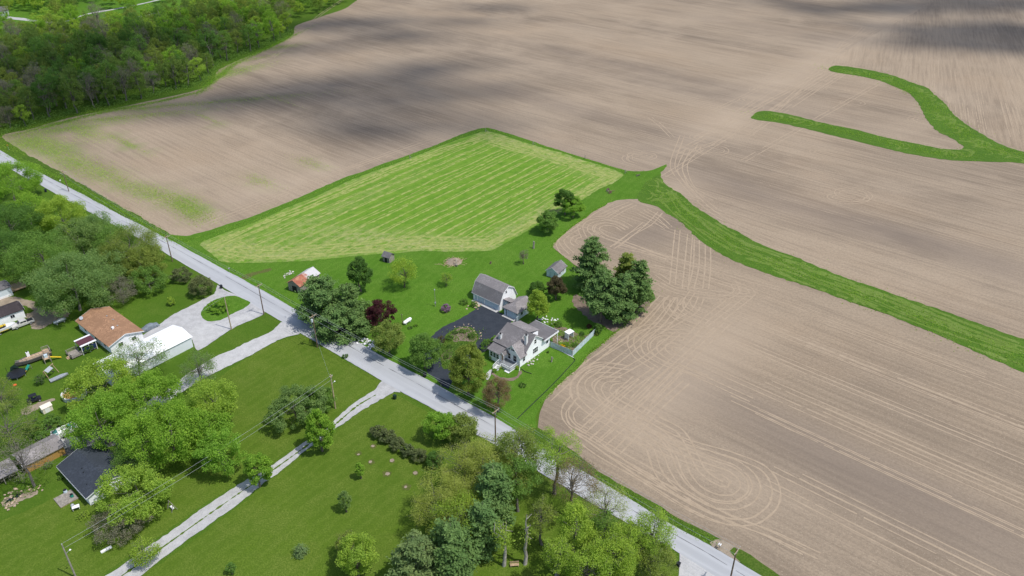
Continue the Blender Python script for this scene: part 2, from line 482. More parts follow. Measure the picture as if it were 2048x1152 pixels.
dark_b = [(1760, 960, 60, 9, RW, .75), (1900, 1060, 50, 8, RW, .6), (1560, 840, 45, 7, RW, .5), (1800, 470, 70, 9, RW, .7), (1950, 520, 70, 8, RW, .6),
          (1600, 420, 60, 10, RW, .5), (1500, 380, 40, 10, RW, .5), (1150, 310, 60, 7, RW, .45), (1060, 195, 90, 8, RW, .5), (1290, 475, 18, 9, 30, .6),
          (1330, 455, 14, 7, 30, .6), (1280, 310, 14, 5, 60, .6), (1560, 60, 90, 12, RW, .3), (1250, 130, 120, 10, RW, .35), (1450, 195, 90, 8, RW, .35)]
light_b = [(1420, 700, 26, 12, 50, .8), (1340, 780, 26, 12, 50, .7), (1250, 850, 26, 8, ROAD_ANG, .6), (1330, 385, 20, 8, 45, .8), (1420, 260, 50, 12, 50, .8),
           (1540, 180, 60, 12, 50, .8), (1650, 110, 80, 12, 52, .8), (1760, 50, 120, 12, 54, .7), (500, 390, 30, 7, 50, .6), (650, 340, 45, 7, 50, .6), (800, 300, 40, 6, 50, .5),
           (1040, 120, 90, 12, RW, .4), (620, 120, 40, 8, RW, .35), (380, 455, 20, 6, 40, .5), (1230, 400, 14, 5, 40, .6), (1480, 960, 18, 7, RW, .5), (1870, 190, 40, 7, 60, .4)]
weed_b = [(60, 285, 12, 9, RW, .9), (110, 300, 20, 7, RW, .8), (150, 330, 18, 6, RW, .7), (200, 345, 16, 6, RW, .6), (260, 375, 16, 4, RW, .75), (320, 390, 16, 4, RW, .9), (370, 410, 14, 5, RW, 1),
          (390, 430, 8, 4, RW, .9), (250, 285, 16, 1.6, RW, .9), (170, 265, 16, 4, RW, .6), (300, 215, 60, 3.0, 16, .65), (200, 240, 40, 4, 18, .7), (120, 260, 22, 4, 20, .7), (440, 150, 24, 6, 48, .9),
          (560, 95, 12, 4, 40, .6), (500, 120, 20, 3, 45, .4), (620, 326, 8, 3, RW, .5), (520, 362, 9, 3, RW, .5), (410, 235, 14, 1.2, RW, .7), (560, 200, 18, 1.2, RW, .3), (480, 455, 20, 1.5, 48, .5)]
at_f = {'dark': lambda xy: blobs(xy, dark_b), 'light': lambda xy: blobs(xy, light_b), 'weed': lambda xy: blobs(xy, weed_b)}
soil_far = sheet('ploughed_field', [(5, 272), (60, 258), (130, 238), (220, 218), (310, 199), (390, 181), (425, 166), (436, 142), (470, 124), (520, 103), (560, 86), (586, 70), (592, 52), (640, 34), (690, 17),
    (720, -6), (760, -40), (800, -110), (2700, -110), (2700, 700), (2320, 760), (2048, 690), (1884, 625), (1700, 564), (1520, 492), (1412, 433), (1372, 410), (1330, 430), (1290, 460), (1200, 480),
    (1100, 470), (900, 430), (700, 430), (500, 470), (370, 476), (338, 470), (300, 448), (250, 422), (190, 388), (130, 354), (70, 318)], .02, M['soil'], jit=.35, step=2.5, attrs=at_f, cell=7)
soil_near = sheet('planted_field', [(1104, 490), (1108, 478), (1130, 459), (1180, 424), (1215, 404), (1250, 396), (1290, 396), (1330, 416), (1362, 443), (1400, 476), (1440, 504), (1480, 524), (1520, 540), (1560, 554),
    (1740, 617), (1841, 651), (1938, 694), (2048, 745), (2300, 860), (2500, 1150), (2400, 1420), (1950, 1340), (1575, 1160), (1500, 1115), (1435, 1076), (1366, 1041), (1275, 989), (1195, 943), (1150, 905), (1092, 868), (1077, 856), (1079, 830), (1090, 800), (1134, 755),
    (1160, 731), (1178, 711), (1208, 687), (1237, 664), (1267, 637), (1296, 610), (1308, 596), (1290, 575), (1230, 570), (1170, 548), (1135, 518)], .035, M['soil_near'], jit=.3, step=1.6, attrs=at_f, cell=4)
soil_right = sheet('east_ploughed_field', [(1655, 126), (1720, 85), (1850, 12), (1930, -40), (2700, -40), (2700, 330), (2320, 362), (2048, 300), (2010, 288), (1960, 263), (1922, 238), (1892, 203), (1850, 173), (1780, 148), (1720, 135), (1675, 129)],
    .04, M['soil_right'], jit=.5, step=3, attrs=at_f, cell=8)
# grass on top of the soil
sheet('homestead_lawn', [(338, 474), (372, 474), (400, 467), (520, 428), (700, 353), (840, 303), (920, 271), (968, 257), (1000, 263), (1100, 295), (1180, 320), (1250, 341), (1300, 341), (1333, 327), (1334, 333), (1322, 348),
    (1333, 370), (1372, 400), (1380, 430), (1340, 430), (1318, 415), (1285, 399), (1250, 399), (1217, 407), (1182, 427), (1132, 462), (1110, 482), (1107, 495), (1136, 522), (1172, 551), (1230, 573), (1290, 577), (1304, 597),
    (1292, 608), (1264, 634), (1234, 661), (1205, 684), (1175, 708), (1157, 729), (1130, 753), (1086, 800), (1076, 828), (1072, 862), (1040, 880), (990, 850), (900, 800), (705, 690), (500, 580), (340, 490)], .06, M['home'], jit=.35)
sheet('field_margin', [(336, 470), (372, 472), (400, 465), (520, 427), (700, 352), (840, 302), (920, 270), (968, 256), (1000, 262), (1100, 294), (1180, 320), (1250, 341), (1250, 346), (1180, 326), (1100, 301), (1000, 269), (969, 264), (922, 277), (842, 309), (702, 360), (522, 437), (402, 481), (375, 487)], .07, M['home'], jit=.3)
sheet('grassed_waterway', [(1285, 372), (1310, 352), (1322, 348), (1332, 368), (1372, 400), (1412, 427), (1456, 455), (1520, 487), (1600, 519), (1700, 559), (1884, 620), (2048, 678), (2320, 770), (2340, 870), (2048, 749), (1938, 698), (1841, 655), (1748, 620), (1560, 557), (1520, 543), (1480, 527),
    (1440, 507), (1400, 479), (1360, 443), (1320, 415), (1280, 401)], .08, M['water'], jit=.45)
sheet('grassed_contour_strip', [(1655, 139), (1672, 131), (1720, 137), (1780, 150), (1850, 175), (1890, 205), (1920, 240), (1960, 265), (2010, 290), (2048, 303), (2320, 360), (2320, 395), (2048, 328), (1960, 323), (1870, 318), (1800, 303), (1700, 280), (1620, 260), (1560, 247), (1503, 237), (1517, 223), (1540, 223),
    (1600, 235), (1700, 258), (1800, 282), (1880, 297), (1925, 299), (1929, 294), (1905, 278), (1875, 262), (1850, 235), (1838, 210), (1815, 185), (1770, 165), (1720, 153), (1660, 143)], .085, M['water'], jit=.5, step=2)
edge_b = [(480, 500, 30, 7, -10, 1), (560, 510, 25, 6, 5, 1), (430, 490, 12, 8, 0, .9), (680, 495, 40, 4, -10, .7), (800, 485, 45, 7, -15, 1), (900, 488, 30, 5, -10, .9), (1040, 290, 45, 6, RW, 1), (1130, 318, 45, 6, RW, 1), (1200, 345, 20, 6, RW, .9), (620, 440, 60, 4, LOT, .5),
          (1060, 440, 40, 4, LOT, .9), (1220, 370, 25, 3, LOT, .9), (700, 365, 60, 2, LOT, .6)]
sheet('hay_meadow', [(400, 488), (440, 471), (520, 440), (610, 403), (700, 362), (780, 331), (842, 309), (922, 277), (969, 263), (1000, 269), (1060, 288), (1100, 300), (1180, 326), (1247, 348), (1225, 365), (1180, 390), (1130, 420), (1090, 440), (1040, 470), (1000, 492), (982, 501), (920, 504), (840, 503), (760, 508), (700, 513), (640, 519), (560, 524), (450, 526), (425, 510)],
    .09, M['meadow'], jit=.35, cell=4, attrs={'light': lambda xy: blobs(xy, edge_b)})
# road verge on the field side, and the yards left of the road
verge = sheet('road_verge', [(30, 318), (60, 312), (110, 338), (190, 384), (250, 418), (300, 446), (340, 470), (345, 500), (300, 475), (230, 440), (120, 372), (50, 334)], .05, M['rank'], jit=.3)
sheet('east_road_verge', [(1040, 872), (1075, 858), (1092, 868), (1150, 905), (1195, 943), (1275, 989), (1366, 1041), (1431, 1075), (1415, 1088), (1366, 1066), (1275, 1016), (1195, 963), (1119, 923)], .075, M['rank'], jit=.25)
sheet('south_road_verge', [(1460, 1103), (1468, 1096), (1500, 1112), (1562, 1152), (1700, 1230), (1690, 1250), (1530, 1160), (1500, 1142)], .075, M['rank'], jit=.25)
sheet('verge_dirt', [(1415, 1080), (1440, 1080), (1475, 1100), (1490, 1128), (1470, 1122), (1425, 1094)], .074, M['dirt'], jit=.25)
sheet('west_yard', [(760, 782), (793, 792), (870, 830), (980, 886), (1100, 955), (1200, 1020), (1300, 1080), (1350, 1110), (1350, 1300), (600, 1400), (200, 1300), (245, 1160), (312, 1134), (400, 1070), (482, 1010), (540, 962), (600, 912), (670, 860), (720, 822)], .012, M['yard'], jit=.25)
sheet('middle_yard', [(603, 670), (640, 692), (700, 727), (766, 768), (735, 788), (698, 813), (662, 844), (590, 897), (520, 944), (440, 990), (330, 1065), (220, 1140), (100, 1230), (-100, 1100), (100, 1000), (300, 900), (420, 770), (470, 730), (540, 690)], .012, M['yard'], jit=.25)

# ------------------------------------------------------------------ road and drives
ROAD_R = [(-60, 268), (49, 329), (120, 366), (195, 405), (244, 432), (281, 450), (332, 476), (415, 521), (498, 566), (550, 596), (621, 635), (705, 679), (775, 719), (840, 752), (982, 831), (1000, 842), (1119, 916), (1195, 960), (1275, 1009), (1366, 1062), (1425, 1094), (1519, 1150), (1760, 1290)]
ROAD_L = [(-60, 292), (49, 354), (80, 370), (117, 391), (180, 425), (250, 462), (322, 502), (390, 541), (480, 594), (567, 646), (599, 666), (630, 684), (686, 717), (749, 754), (814, 791), (881, 828), (979, 884), (1000, 896), (1153, 990), (1260, 1050), (1360, 1107), (1430, 1152), (1640, 1290)]
road = sheet('road', ROAD_R + ROAD_L[::-1], .1, M['road'], jit=.07, step=1.0)
def mid(k):
    out = []
    for a, b in zip(ROAD_R, [None] * len(ROAD_R)):
        pa = at(*a)
        L = np.array([(p.x, p.y) for p in (at(*q) for q in ROAD_L)])
        j = np.argmin(np.hypot(L[:, 0] - pa.x, L[:, 1] - pa.y))
        j0, j1 = max(0, j - 1), min(len(L) - 1, j + 1)
        seg = np.linspace(0, 1, 40)[:, None]
        cand = np.vstack([L[j0] * (1 - seg) + L[j] * seg, L[j] * (1 - seg) + L[j1] * seg])
        q = cand[np.argmin(np.hypot(cand[:, 0] - pa.x, cand[:, 1] - pa.y))]
        out.append(Vector((pa.x * (1 - k) + q[0] * k, pa.y * (1 - k) + q[1] * k, 0)))
    return smooth_path(out, False, 1.5)
seam = ribbons('tar_seam', [(mid(.36), .14, .106)], M['seam'], road, gap=.35, kind=None, jit=.5)
def drive(name, pts, mat, z=.095, jit=.18, **k): return sheet(name, pts, z, mat, jit=jit, step=.8, **k)
drive('gravel_driveway', [(436, 570), (452, 582), (470, 588), (500, 603), (525, 618), (528, 628), (505, 640), (480, 650), (455, 664), (425, 684), (396, 700), (388, 690), (378, 676), (340, 668), (316, 680), (296, 692), (268, 700), (262, 690), (285, 672), (318, 650), (350, 628), (400, 602), (428, 588)], M['gravel_grey'])
isl = sheet('driveway_island', [(402, 628), (412, 612), (428, 601), (448, 594), (470, 592), (492, 600), (502, 606), (490, 616), (466, 628), (440, 641), (418, 644), (406, 638)], .11, M['home'], jit=.15, step=.7)
sheet('driveway_gravel_patch', [(400, 648), (440, 646), (478, 630), (520, 619), (524, 627), (480, 645), (455, 660), (425, 680), (398, 696), (386, 684), (380, 665)], .099, M['gravel_white'], jit=.25, step=.8)
drive('white_gravel_drive', [(567, 645), (600, 666), (582, 672), (560, 680), (520, 700), (480, 721), (436, 742), (390, 768), (330, 808), (270, 850), (250, 845), (300, 800), (360, 760), (422, 720), (480, 693), (540, 664)], M['gravel_white'])
trk = drive('two_track_drive', [(766, 763), (800, 783), (788, 783), (765, 797), (730, 817), (700, 837), (668, 859), (600, 911), (536, 960), (480, 1006), (400, 1064), (310, 1130), (258, 1165), (200, 1200), (150, 1190), (222, 1146), (307, 1087), (400, 1022), (480, 968), (525, 944), (590, 898), (664, 847), (698, 815), (735, 790), (755, 778)], M['gravel_grey'])
cm = [(752, 790), (715, 812), (684, 838), (666, 853), (600, 902), (530, 952), (480, 986), (400, 1042), (309, 1107), (240, 1155)]
ribbons('grass_strip', [(smooth_path([at(*p) for p in cm], False, .5), .3, .103)], M['yard'], trk, gap=.2, jit=.8)
drive('asphalt_driveway', [(858, 748), (872, 758), (888, 776), (897, 779), (905, 765), (915, 748), (935, 728), (955, 712), (975, 700), (988, 690), (1000, 672), (1012, 655), (1024, 642), (1015, 634), (1000, 626), (985, 618), (968, 611), (952, 618), (929, 632), (909, 645), (875, 662), (858, 680), (850, 702), (850, 720), (853, 738)], M['asphalt'])
sheet('drive_island', [(886, 684), (892, 670), (902, 663), (915, 655), (929, 653), (943, 656), (953, 664), (957, 674), (951, 688), (936, 706), (915, 722), (900, 735), (888, 738), (880, 725), (878, 705)], .115, M['rank'], jit=.15, step=.6)
sheet('island_mulch_bed', [(896, 672), (910, 662), (925, 657), (942, 660), (952, 668), (953, 678), (944, 686), (925, 682), (908, 684)], .12, M['mulch'], jit=.3, step=.5)
sheet('island_mulch_patch', [(886, 706), (895, 698), (905, 702), (900, 716), (890, 722)], .12, M['mulch'], jit=.3, step=.5)
sheet('asphalt_pad', [(150, 876), (172, 866), (200, 860), (240, 872), (250, 885), (215, 895), (170, 902), (128, 912), (118, 900), (128, 884)], .05, M['asphalt_old'], jit=.15, step=.7)
sheet('concrete_pad', [(98, 888), (125, 876), (150, 872), (160, 882), (135, 895), (112, 902)], .056, M['gravel_white'], jit=.15, step=.7)
sheet('side_road', [(1360, 1105), (1372, 1112), (1430, 1150), (1425, 1190), (1350, 1200), (1358, 1150)], .094, M['gravel_white'], jit=.15)
sheet('old_farm_lane', [(484, 555), (510, 545), (538, 538), (540, 540), (514, 548), (490, 559)], .068, M['rank_dry'], jit=.3, step=.6)
sheet('far_lane', [(-40, 30), (30, 34), (70, 40), (110, 45), (110, 48), (60, 43), (0, 36), (-40, 33)], .05, M['gravel_grey'], jit=.3)
sheet('far_road', [(130, 42), (180, 26), (230, 17), (300, 3), (380, -20), (384, -19), (304, 4), (231, 19), (180, 28), (132, 44)], .05, M['gravel_grey'], jit=.3)
sheet('far_lawn', [(-150, -40), (120, -60), (420, -70), (560, -40), (500, 8), (330, 20), (180, 40), (20, 60), (-100, 45)], .02, M['home'], jit=.6)
sheet('far_yard_track', [(262, 35), (285, 31), (308, 26), (309, 28), (287, 33), (263, 37)], .06, M['gravel_grey'], jit=.2)
sheet('patio', [(1030, 640), (1048, 646), (1042, 660), (1028, 668), (1020, 656)], .11, M['dirt'], jit=.15, step=.5)
sheet('front_bed', [(985, 742), (1000, 752), (1020, 758), (1036, 752), (1041, 742), (1044, 746), (1038, 756), (1022, 763), (996, 757), (982, 747)], .1, M['mulch'], jit=.2, step=.5)
sheet('front_walk', [(968, 752), (980, 740), (986, 742), (980, 752), (975, 760)], .1, M['concrete'], jit=.08, step=.4)
sheet('pine_litter', [(1150, 590), (1180, 600), (1215, 640), (1255, 628), (1300, 594), (1292, 620), (1255, 648), (1228, 662), (1205, 650), (1180, 640), (1160, 620)], .082, M['mulch'], jit=.5, step=.8)
sheet('roadside_bare_strip', [(620, 650), (660, 668), (720, 700), (760, 722), (748, 728), (728, 716), (700, 695), (650, 666)], .075, M['mulch'], jit=.35, step=.7)
sheet('dirt_yard', [(-40, 602), (25, 594), (60, 600), (85, 610), (70, 625), (40, 612), (-40, 640)], .03, M['dirt'], jit=.4, step=.7)
sheet('mobile_home_bare_patch', [(55, 628), (85, 618), (120, 615), (140, 628), (100, 650), (70, 655)], .034, M['dirt'], jit=.6, step=.7)
sheet('yard_bare_strip', [(40, 820), (70, 808), (108, 794), (112, 800), (80, 815), (50, 830)], .03, M['dirt'], jit=.4, step=.7)
sheet('pond_bed', [(8, 1000), (22, 988), (45, 982), (70, 980), (76, 986), (50, 1000), (30, 1012), (18, 1014)], .05, M['dirt'], jit=.3, step=.4)
for c, r in (((746, 892), .8), ((717, 909), .7), ((741, 924), .75), ((784, 921), .9), ((775, 948), .85), ((831, 946), .8), ((812, 974), .9)):
    p = at(*c); k = 14
    sheet('mulch_ring', [(p.x + math.cos(i * 2 * math.pi / k) * r, p.y + math.sin(i * 2 * math.pi / k) * r) for i in range(k)], .05, M['rank_dry'], jit=.22, step=.3, world=True)
    sheet('planting_hole', [(p.x + math.cos(i * 2 * math.pi / k) * r * .5, p.y + math.sin(i * 2 * math.pi / k) * r * .5) for i in range(k)], .056, M['dirt'], jit=.08, step=.3, world=True)

# ------------------------------------------------------------------ wheel marks pressed into the soil
def T(ox, oy, s, *pts): return [(ox + x / s, oy + y / s) for x, y in pts]
LA = lambda *p: T(1048, 720, 3.388, *p)
LB = lambda *p: T(1060, 460, 3.388, *p)
LC = lambda *p: T(1040, 360, 6.777, *p)
near_tracks = [
    LA((530,600),(900,850),(1150,1000),(1380,1095),(1560,1090),(1680,1000),(1710,900),(1680,800),(1600,720),(1400,640),(1150,570),(950,500),(800,420),(650,350),(520,270),(450,210),(440,150),(520,100),(660,105)),
    LA((620,370),(760,430),(880,520),(960,620),(1010,740),(1080,850),(1180,930),(1300,985),(1440,990),(1540,940),(1575,860),(1540,780),(1440,700),(1300,650),(1120,580),(900,470),(700,370),(560,290),(500,200),(540,140),(650,130)),
    LA((700,350),(880,460),(980,540),(1060,660),(1100,770),(1180,870),(1300,930),(1420,935),(1490,880),(1480,810),(1400,740),(1250,690),(1000,590),(800,480),(640,420)),
    LA((640,470),(760,540),(850,600),(900,740),(960,830),(1040,900)), LA((900,400),(1040,470),(1100,540),(1150,640),(1200,740),(1280,810),(1360,845),(1372,825),(1320,790)),
    LA((720,55),(560,40),(420,80),(345,150),(340,240),(420,330),(560,420),(700,500),(1000,640),(1300,740)), LA((600,230),(620,180),(690,170)), LA((600,210),(660,260),(860,370),(1040,470)),
    LA((350,240),(290,310),(280,380),(330,450),(450,520),(650,640),(900,780),(1150,940),(1400,1080),(1680,1180),(2000,1330)), LA((330,470),(480,560),(760,760),(1000,880),(1300,1030),(1640,1170),(1900,1300)),
    LA((300,480),(520,640),(800,800),(1050,960),(1280,1070),(1500,1110)), LA((360,300),(310,360),(330,430),(420,480)), LA((480,400),(540,400),(580,370),(560,330)),
    LA((390,490),(560,330),(700,200),(900,60)), LA((470,545),(640,390),(800,240),(1000,60)), LA((530,570),(700,420),(830,300),(1050,80)), LA((630,625),(750,500),(900,330),(1100,150)), LA((420,420),(520,330),(760,120)),
    LC((870,780),(830,700),(820,620),(900,540),(1100,510),(1350,560),(1500,640)), LC((1020,750),(950,680),(980,600),(1150,560),(1300,590),(1450,670)), LC((1180,780),(1050,690),(1060,630),(1150,600),(1300,620),(1400,680)),
    LC((770,890),(715,840),(750,780),(820,760)), LC((700,1000),(600,900),(560,820),(640,740),(800,640)), LC((680,1090),(520,1000),(455,870),(520,770),(700,650),(1000,440),(1250,310)), LC((1100,480),(1300,390),(1500,310)), LC((1200,520),(1400,400),(1560,330)),
    LC((1250,920),(1500,740),(1750,600),(1900,440)), LC((1300,900),(1380,840),(1700,580)), LC((1150,770),(1400,850),(1700,960),(2030,1080)), LC((1250,800),(1500,880),(2000,1060)), LC((1600,440),(1800,540),(1990,660)), LC((1700,400),(1900,520),(2030,640)),
    LB((1000,0),(985,150),(965,370)), LB((1085,30),(1070,200),(1050,400)), LB((1130,60),(1125,250),(1090,400)), LB((1205,100),(1205,250),(1190,400)),
    LB((930,470),(925,530),(1000,600),(1200,680)), LB((1020,460),(1020,530),(1090,580),(1250,640)), LB((1060,470),(1080,520),(1160,570)), LB((870,640),(720,680),(680,760),(720,850),(850,940)),
    LB((1080,690),(880,690),(780,750),(790,830),(900,900),(1100,970),(1500,1152)), LB((1040,740),(900,730),(840,770),(850,830),(950,900),(1200,1000)), LB((1020,790),(950,780),(940,810),(980,845)),
    LB((120,1150),(330,960),(560,780),(700,660),(900,450)), LB((440,1000),(700,800),(900,620),(1010,460)), LB((850,700),(1100,560),(1160,460)), LB((700,1152),(900,950),(1200,680),(1490,450)), LB((800,1152),(1000,950),(1350,620)),
    LB((540,1010),(800,860),(1000,700)), LB((330,940),(560,800),(800,640),(960,450)), LB((640,930),(480,910),(360,960),(300,1050),(310,1150)), LB((860,300),(1000,380),(1300,430),(1500,440),(1480,390)), LB((830,340),(1000,420),(1300,460),(1400,420),(1380,370)),
    LB((600,110),(900,180),(1200,260),(1694,400)), LB((600,200),(900,260),(1200,330),(1500,420)), LB((1350,480),(1200,600),(1050,760)), LB((1100,420),(1000,560),(880,690))]
ua, va = Vector((math.cos(R(RW)), math.sin(R(RW)), 0)), Vector((-math.sin(R(RW)), math.cos(R(RW)), 0))
def straight(px, py, back, fwd):
    c = at(px, py); return [c + ua * -back, c + ua * ((fwd - back) / 2), c + ua * fwd]
items = []
def pair(path, w, z, half=.85):
    d = np.gradient(path, axis=0); n = np.stack([-d[:, 1], d[:, 0]], 1); n /= np.linalg.norm(n, axis=1, keepdims=True) + 1e-9
    for s in (-1, 1): items.append((path + n * half * s, w, z))
for tr in near_tracks: pair(smooth_path([at(*p) for p in tr], False, .7), .36, .046, .85)
ribbons('wheel_tracks', items, M['track'], soil_near, gap=.12)
items = []
for (px, py, b, f_) in ((1500, 690, 60, 24), (1560, 660, 60, 20), (1640, 700, 55, 25), (1540, 790, 70, 22), (1600, 860, 60, 18), (1680, 900, 60, 20), (1760, 860, 50, 28), (1750, 1040, 50, 22), (1640, 1020, 55, 12), (1900, 930, 45, 28), (1850, 780, 45, 30), (1700, 780, 50, 30),
                        (1560, 600, 55, 15), (1800, 700, 50, 20), (1900, 1100, 30, 30)):
    pair(smooth_path(straight(px, py, b, f_), False, 1.2), .3, .046)
ribbons('row_tracks', items, M['track'], soil_near, gap=.3)
items = []
h0, h1 = at(1290, 345), at(1880, 5)
hd = (h1 - h0); hn = Vector((-hd.y, hd.x, 0)).normalized()
for k in range(26):                                    # the worn headland
    s0, s1 = sorted(rng.uniform(0, 1, 2)); off = rng.normal(0, 9); bend = rng.normal(0, 5)
    a, b = h0 + hd * s0 + hn * off, h0 + hd * s1 + hn * (off + rng.normal(0, 5))
    pair(smooth_path([a, (a + b) / 2 + hn * bend, b], False, 2), .36, .03, 1.0)
for (px, py) in ((1420, 275), (1440, 262), (1475, 268), (1490, 215), (1520, 200), (1535, 180), (1560, 150), (1580, 140), (1610, 175), (1430, 300), (1470, 265), (1680, 180), (1700, 205), (1860, 240), (1280, 318), (1290, 312), (1690, 395), (1700, 388), (1660, 305), (1610, 108)):
    c = at(px, py); ra, rb = rng.uniform(6, 10), rng.uniform(4, 6)
    for q in range(2):
        th = np.linspace(R(RW) - 1.9, R(RW) + 1.9, 30) + (math.pi if rng.random() < .3 else 0)
        pair(np.stack([c.x + np.cos(th) * (ra - q * 2.4), c.y + np.sin(th) * (rb - q * 1.6)], 1), .3, .03, .9)
for tr in ([(1365, 270), (1345, 330), (1370, 370), (1420, 420), (1500, 470), (1590, 510)], [(1375, 300), (1360, 340), (1390, 385), (1440, 425), (1530, 470), (1600, 500)], [(1322, 360), (1350, 385), (1400, 400)], [(1400, 290), (1370, 330), (1385, 375), (1430, 400)], [(1345, 275), (1320, 250), (1300, 235)],
           [(545, 115), (600, 70), (640, 30), (700, -10)], [(440, 160), (500, 130), (560, 105), (620, 60)], [(405, 452), (520, 408), (680, 345), (900, 268)], [(420, 440), (540, 395), (700, 335), (930, 250)]):
    pair(smooth_path([at(*p) for p in tr], False, 1.5), .34, .03, .95)
for k in range(34):
    px, py = rng.uniform(900, 2000), rng.uniform(60, 500)
    pair(smooth_path(straight(px, py, rng.uniform(20, 70), rng.uniform(20, 70)), False, 2.5), .2, .03, 1.0)
ribbons('headland_tracks', items, M['track'], soil_far, gap=.35)
items = []
u2 = Vector((math.cos(R(66)), math.sin(R(66)), 0))
for k in range(20):
    c = at(rng.uniform(1860, 2060), rng.uniform(150, 280)); L = rng.uniform(15, 60)
    pair(smooth_path([c, c + u2 * L * .5, c + u2 * L], False, 2), .3, .05, 1.0)
ribbons('east_tracks', items, M['track'], soil_right, gap=.45)
# cut swaths across the grass waterways
M['cutgrass'] = grass_mat('cut_grass_swath', (.16, .26, .04), (.20, .30, .06), (.27, .33, .11), tan=.6, thatch=.5)
def px_poly(pts): return np.array([(p.x, p.y) for p in (at(*q) for q in pts)])
STRIP = px_poly([(1660, 139), (1672, 133), (1720, 139), (1780, 152), (1850, 177), (1888, 207), (1918, 242), (1958, 267), (2010, 292), (2048, 305), (2300, 360), (2300, 385), (2048, 326), (1960, 321), (1870, 316), (1800, 301), (1700, 278), (1620, 258), (1560, 245), (1508, 236), (1518, 225), (1540, 225), (1600, 237), (1700, 260), (1800, 284), (1880, 299), (1930, 299), (1932, 294), (1908, 278), (1878, 262), (1853, 235), (1841, 210), (1818, 185), (1772, 165), (1722, 152), (1664, 142)])
WATER = px_poly([(1300, 368), (1322, 352), (1332, 370), (1372, 403), (1412, 430), (1456, 458), (1520, 490), (1600, 522), (1700, 562), (1884, 623), (2048, 681), (2300, 770), (2300, 850), (2048, 746), (1938, 695), (1841, 652), (1748, 617), (1560, 554), (1520, 540), (1480, 524), (1440, 504), (1400, 476), (1360, 440), (1320, 412), (1288, 398)])
items = []
for k in range(80):
    i = rng.integers(0, len(STRIP)); c = STRIP[i] * rng.uniform(.2, .8) + STRIP[(i + 13) % len(STRIP)] * .0
    px, py = [(1700, 146), (1760, 158), (1830, 180), (1862, 196), (1878, 212), (1872, 232), (1890, 240), (1905, 258), (1940, 285), (1980, 305), (1920, 308), (1870, 303), (1780, 288), (2030, 316), (1545, 232), (1575, 238), (1605, 246)][k % 17]
    c = at(px + rng.normal() * 10, py + rng.normal() * 3); r0 = rng.uniform(2, 7); th = np.linspace(-1.3, 1.6, 20) + rng.normal() * .4
    items.append((np.stack([c.x + np.cos(th) * r0, c.y + np.sin(th) * r0 * .8], 1), rng.uniform(.5, 1.1), .093))
ribbons('cut_swath', items, M['cutgrass'], bpy.data.objects['grassed_contour_strip'], gap=.3, clip=STRIP, jit=.4)
items = []
pts = [(1310, 375), (1350, 415), (1400, 452), (1460, 490), (1540, 520), (1620, 552), (1740, 594), (1900, 660), (2048, 715)]
P = smooth_path([at(*p) for p in pts], False, 1.5); d = np.gradient(P, axis=0); n = np.stack([-d[:, 1], d[:, 0]], 1); n /= np.linalg.norm(n, axis=1, keepdims=True)
for k in range(40):
    k0 = int(rng.uniform(0, len(P) - 20)); off = rng.uniform(-7, 7); L = int(rng.uniform(10, 45)); w = np.linspace(0, rng.normal() * 2.5, L)[:, None]
    q = P[k0:k0 + L]; items.append((q + n[k0:k0 + L] * (off + w[:len(q)]), rng.uniform(.4, 1.0), .093))
for k in range(26):
    c = at(1330 + rng.normal() * 25, 385 + rng.normal() * 14); r0 = rng.uniform(2, 9); th = np.linspace(-1.4, 1.4, 20) + rng.normal()
    items.append((np.stack([c.x + np.cos(th) * r0, c.y + np.sin(th) * r0], 1), .7, .093))
ribbons('cut_swath', items, M['cutgrass'], bpy.data.objects['grassed_waterway'], gap=.35, clip=WATER, jit=.4)
# ------------------------------------------------------------------ building materials
M['white'] = siding('white_siding', (.93, .935, .94), LOT, dirt=.04)
M['door_pale'] = siding('pale_metal_siding', (.70, .74, .77), LOT + 2, .3, .03, True)
M['white_trim'] = plain('white_trim', (.80, .80, .80), .5, .04)
M['white_metal'] = plain('white_metal_roof', (.86, .86, .86), .45, .02, dirt=.03)
M['roof_brown'] = shingle('weathered_brown_shingle', (.200, .186, .186))
M['roof_grey'] = shingle('grey_brown_shingle', (.262, .240, .236))
M['roof_low'] = shingle('dark_grey_roofing', (.165, .157, .160), var=.12)
M['roof_tan'] = shingle('tan_shingle', (.34, .195, .115))
M['roof_black'] = shingle('charcoal_shingle', (.048, .057, .073))
M['roof_dark'] = shingle('dark_brown_shingle', (.060, .050, .052))
M['glass'] = plain('window_glass', (.020, .026, .034), .08, .2, spec=.6)
M['brick_white'] = siding('white_brick', (.70, .70, .69), step=.09)
M['dark'] = plain('dark_opening', (.018, .018, .02), .8)
M['black'] = plain('black_plastic', (.016, .017, .02), .45)
M['wood_grey'] = plain('grey_timber', (.27, .245, .21), .85, .25, 2)
M['wood_tan'] = plain('tan_timber', (.42, .30, .19), .85, .2, 2)
M['wood_pole'] = plain('pole_timber', (.17, .115, .08), .85, .2, 2)
M['wood_pale'] = plain('pale_pole_timber', (.38, .30, .20), .85, .2, 2)
M['wood_orange'] = siding('stained_boards', (.44, .25, .075), LOT, .22, vertical=True)
M['deck_grey'] = plain('grey_deck_boards', (.20, .215, .225), .8, .2, 3)
M['fence_blue'] = plain('blue_grey_boards', (.50, .58, .62), .7, .16, 1.7, dirt=.25)
M['blue_side'] = siding('pale_blue_siding', (.62, .70, .74), LOT)
M['door_blue'] = plain('pale_blue_door', (.50, .60, .65), .5, .06)
M['steel'] = plain('galvanised_steel', (.42, .44, .46), .45, .1, metal=.4)
M['rubber'] = plain('tyre_rubber', (.02, .02, .021), .85)

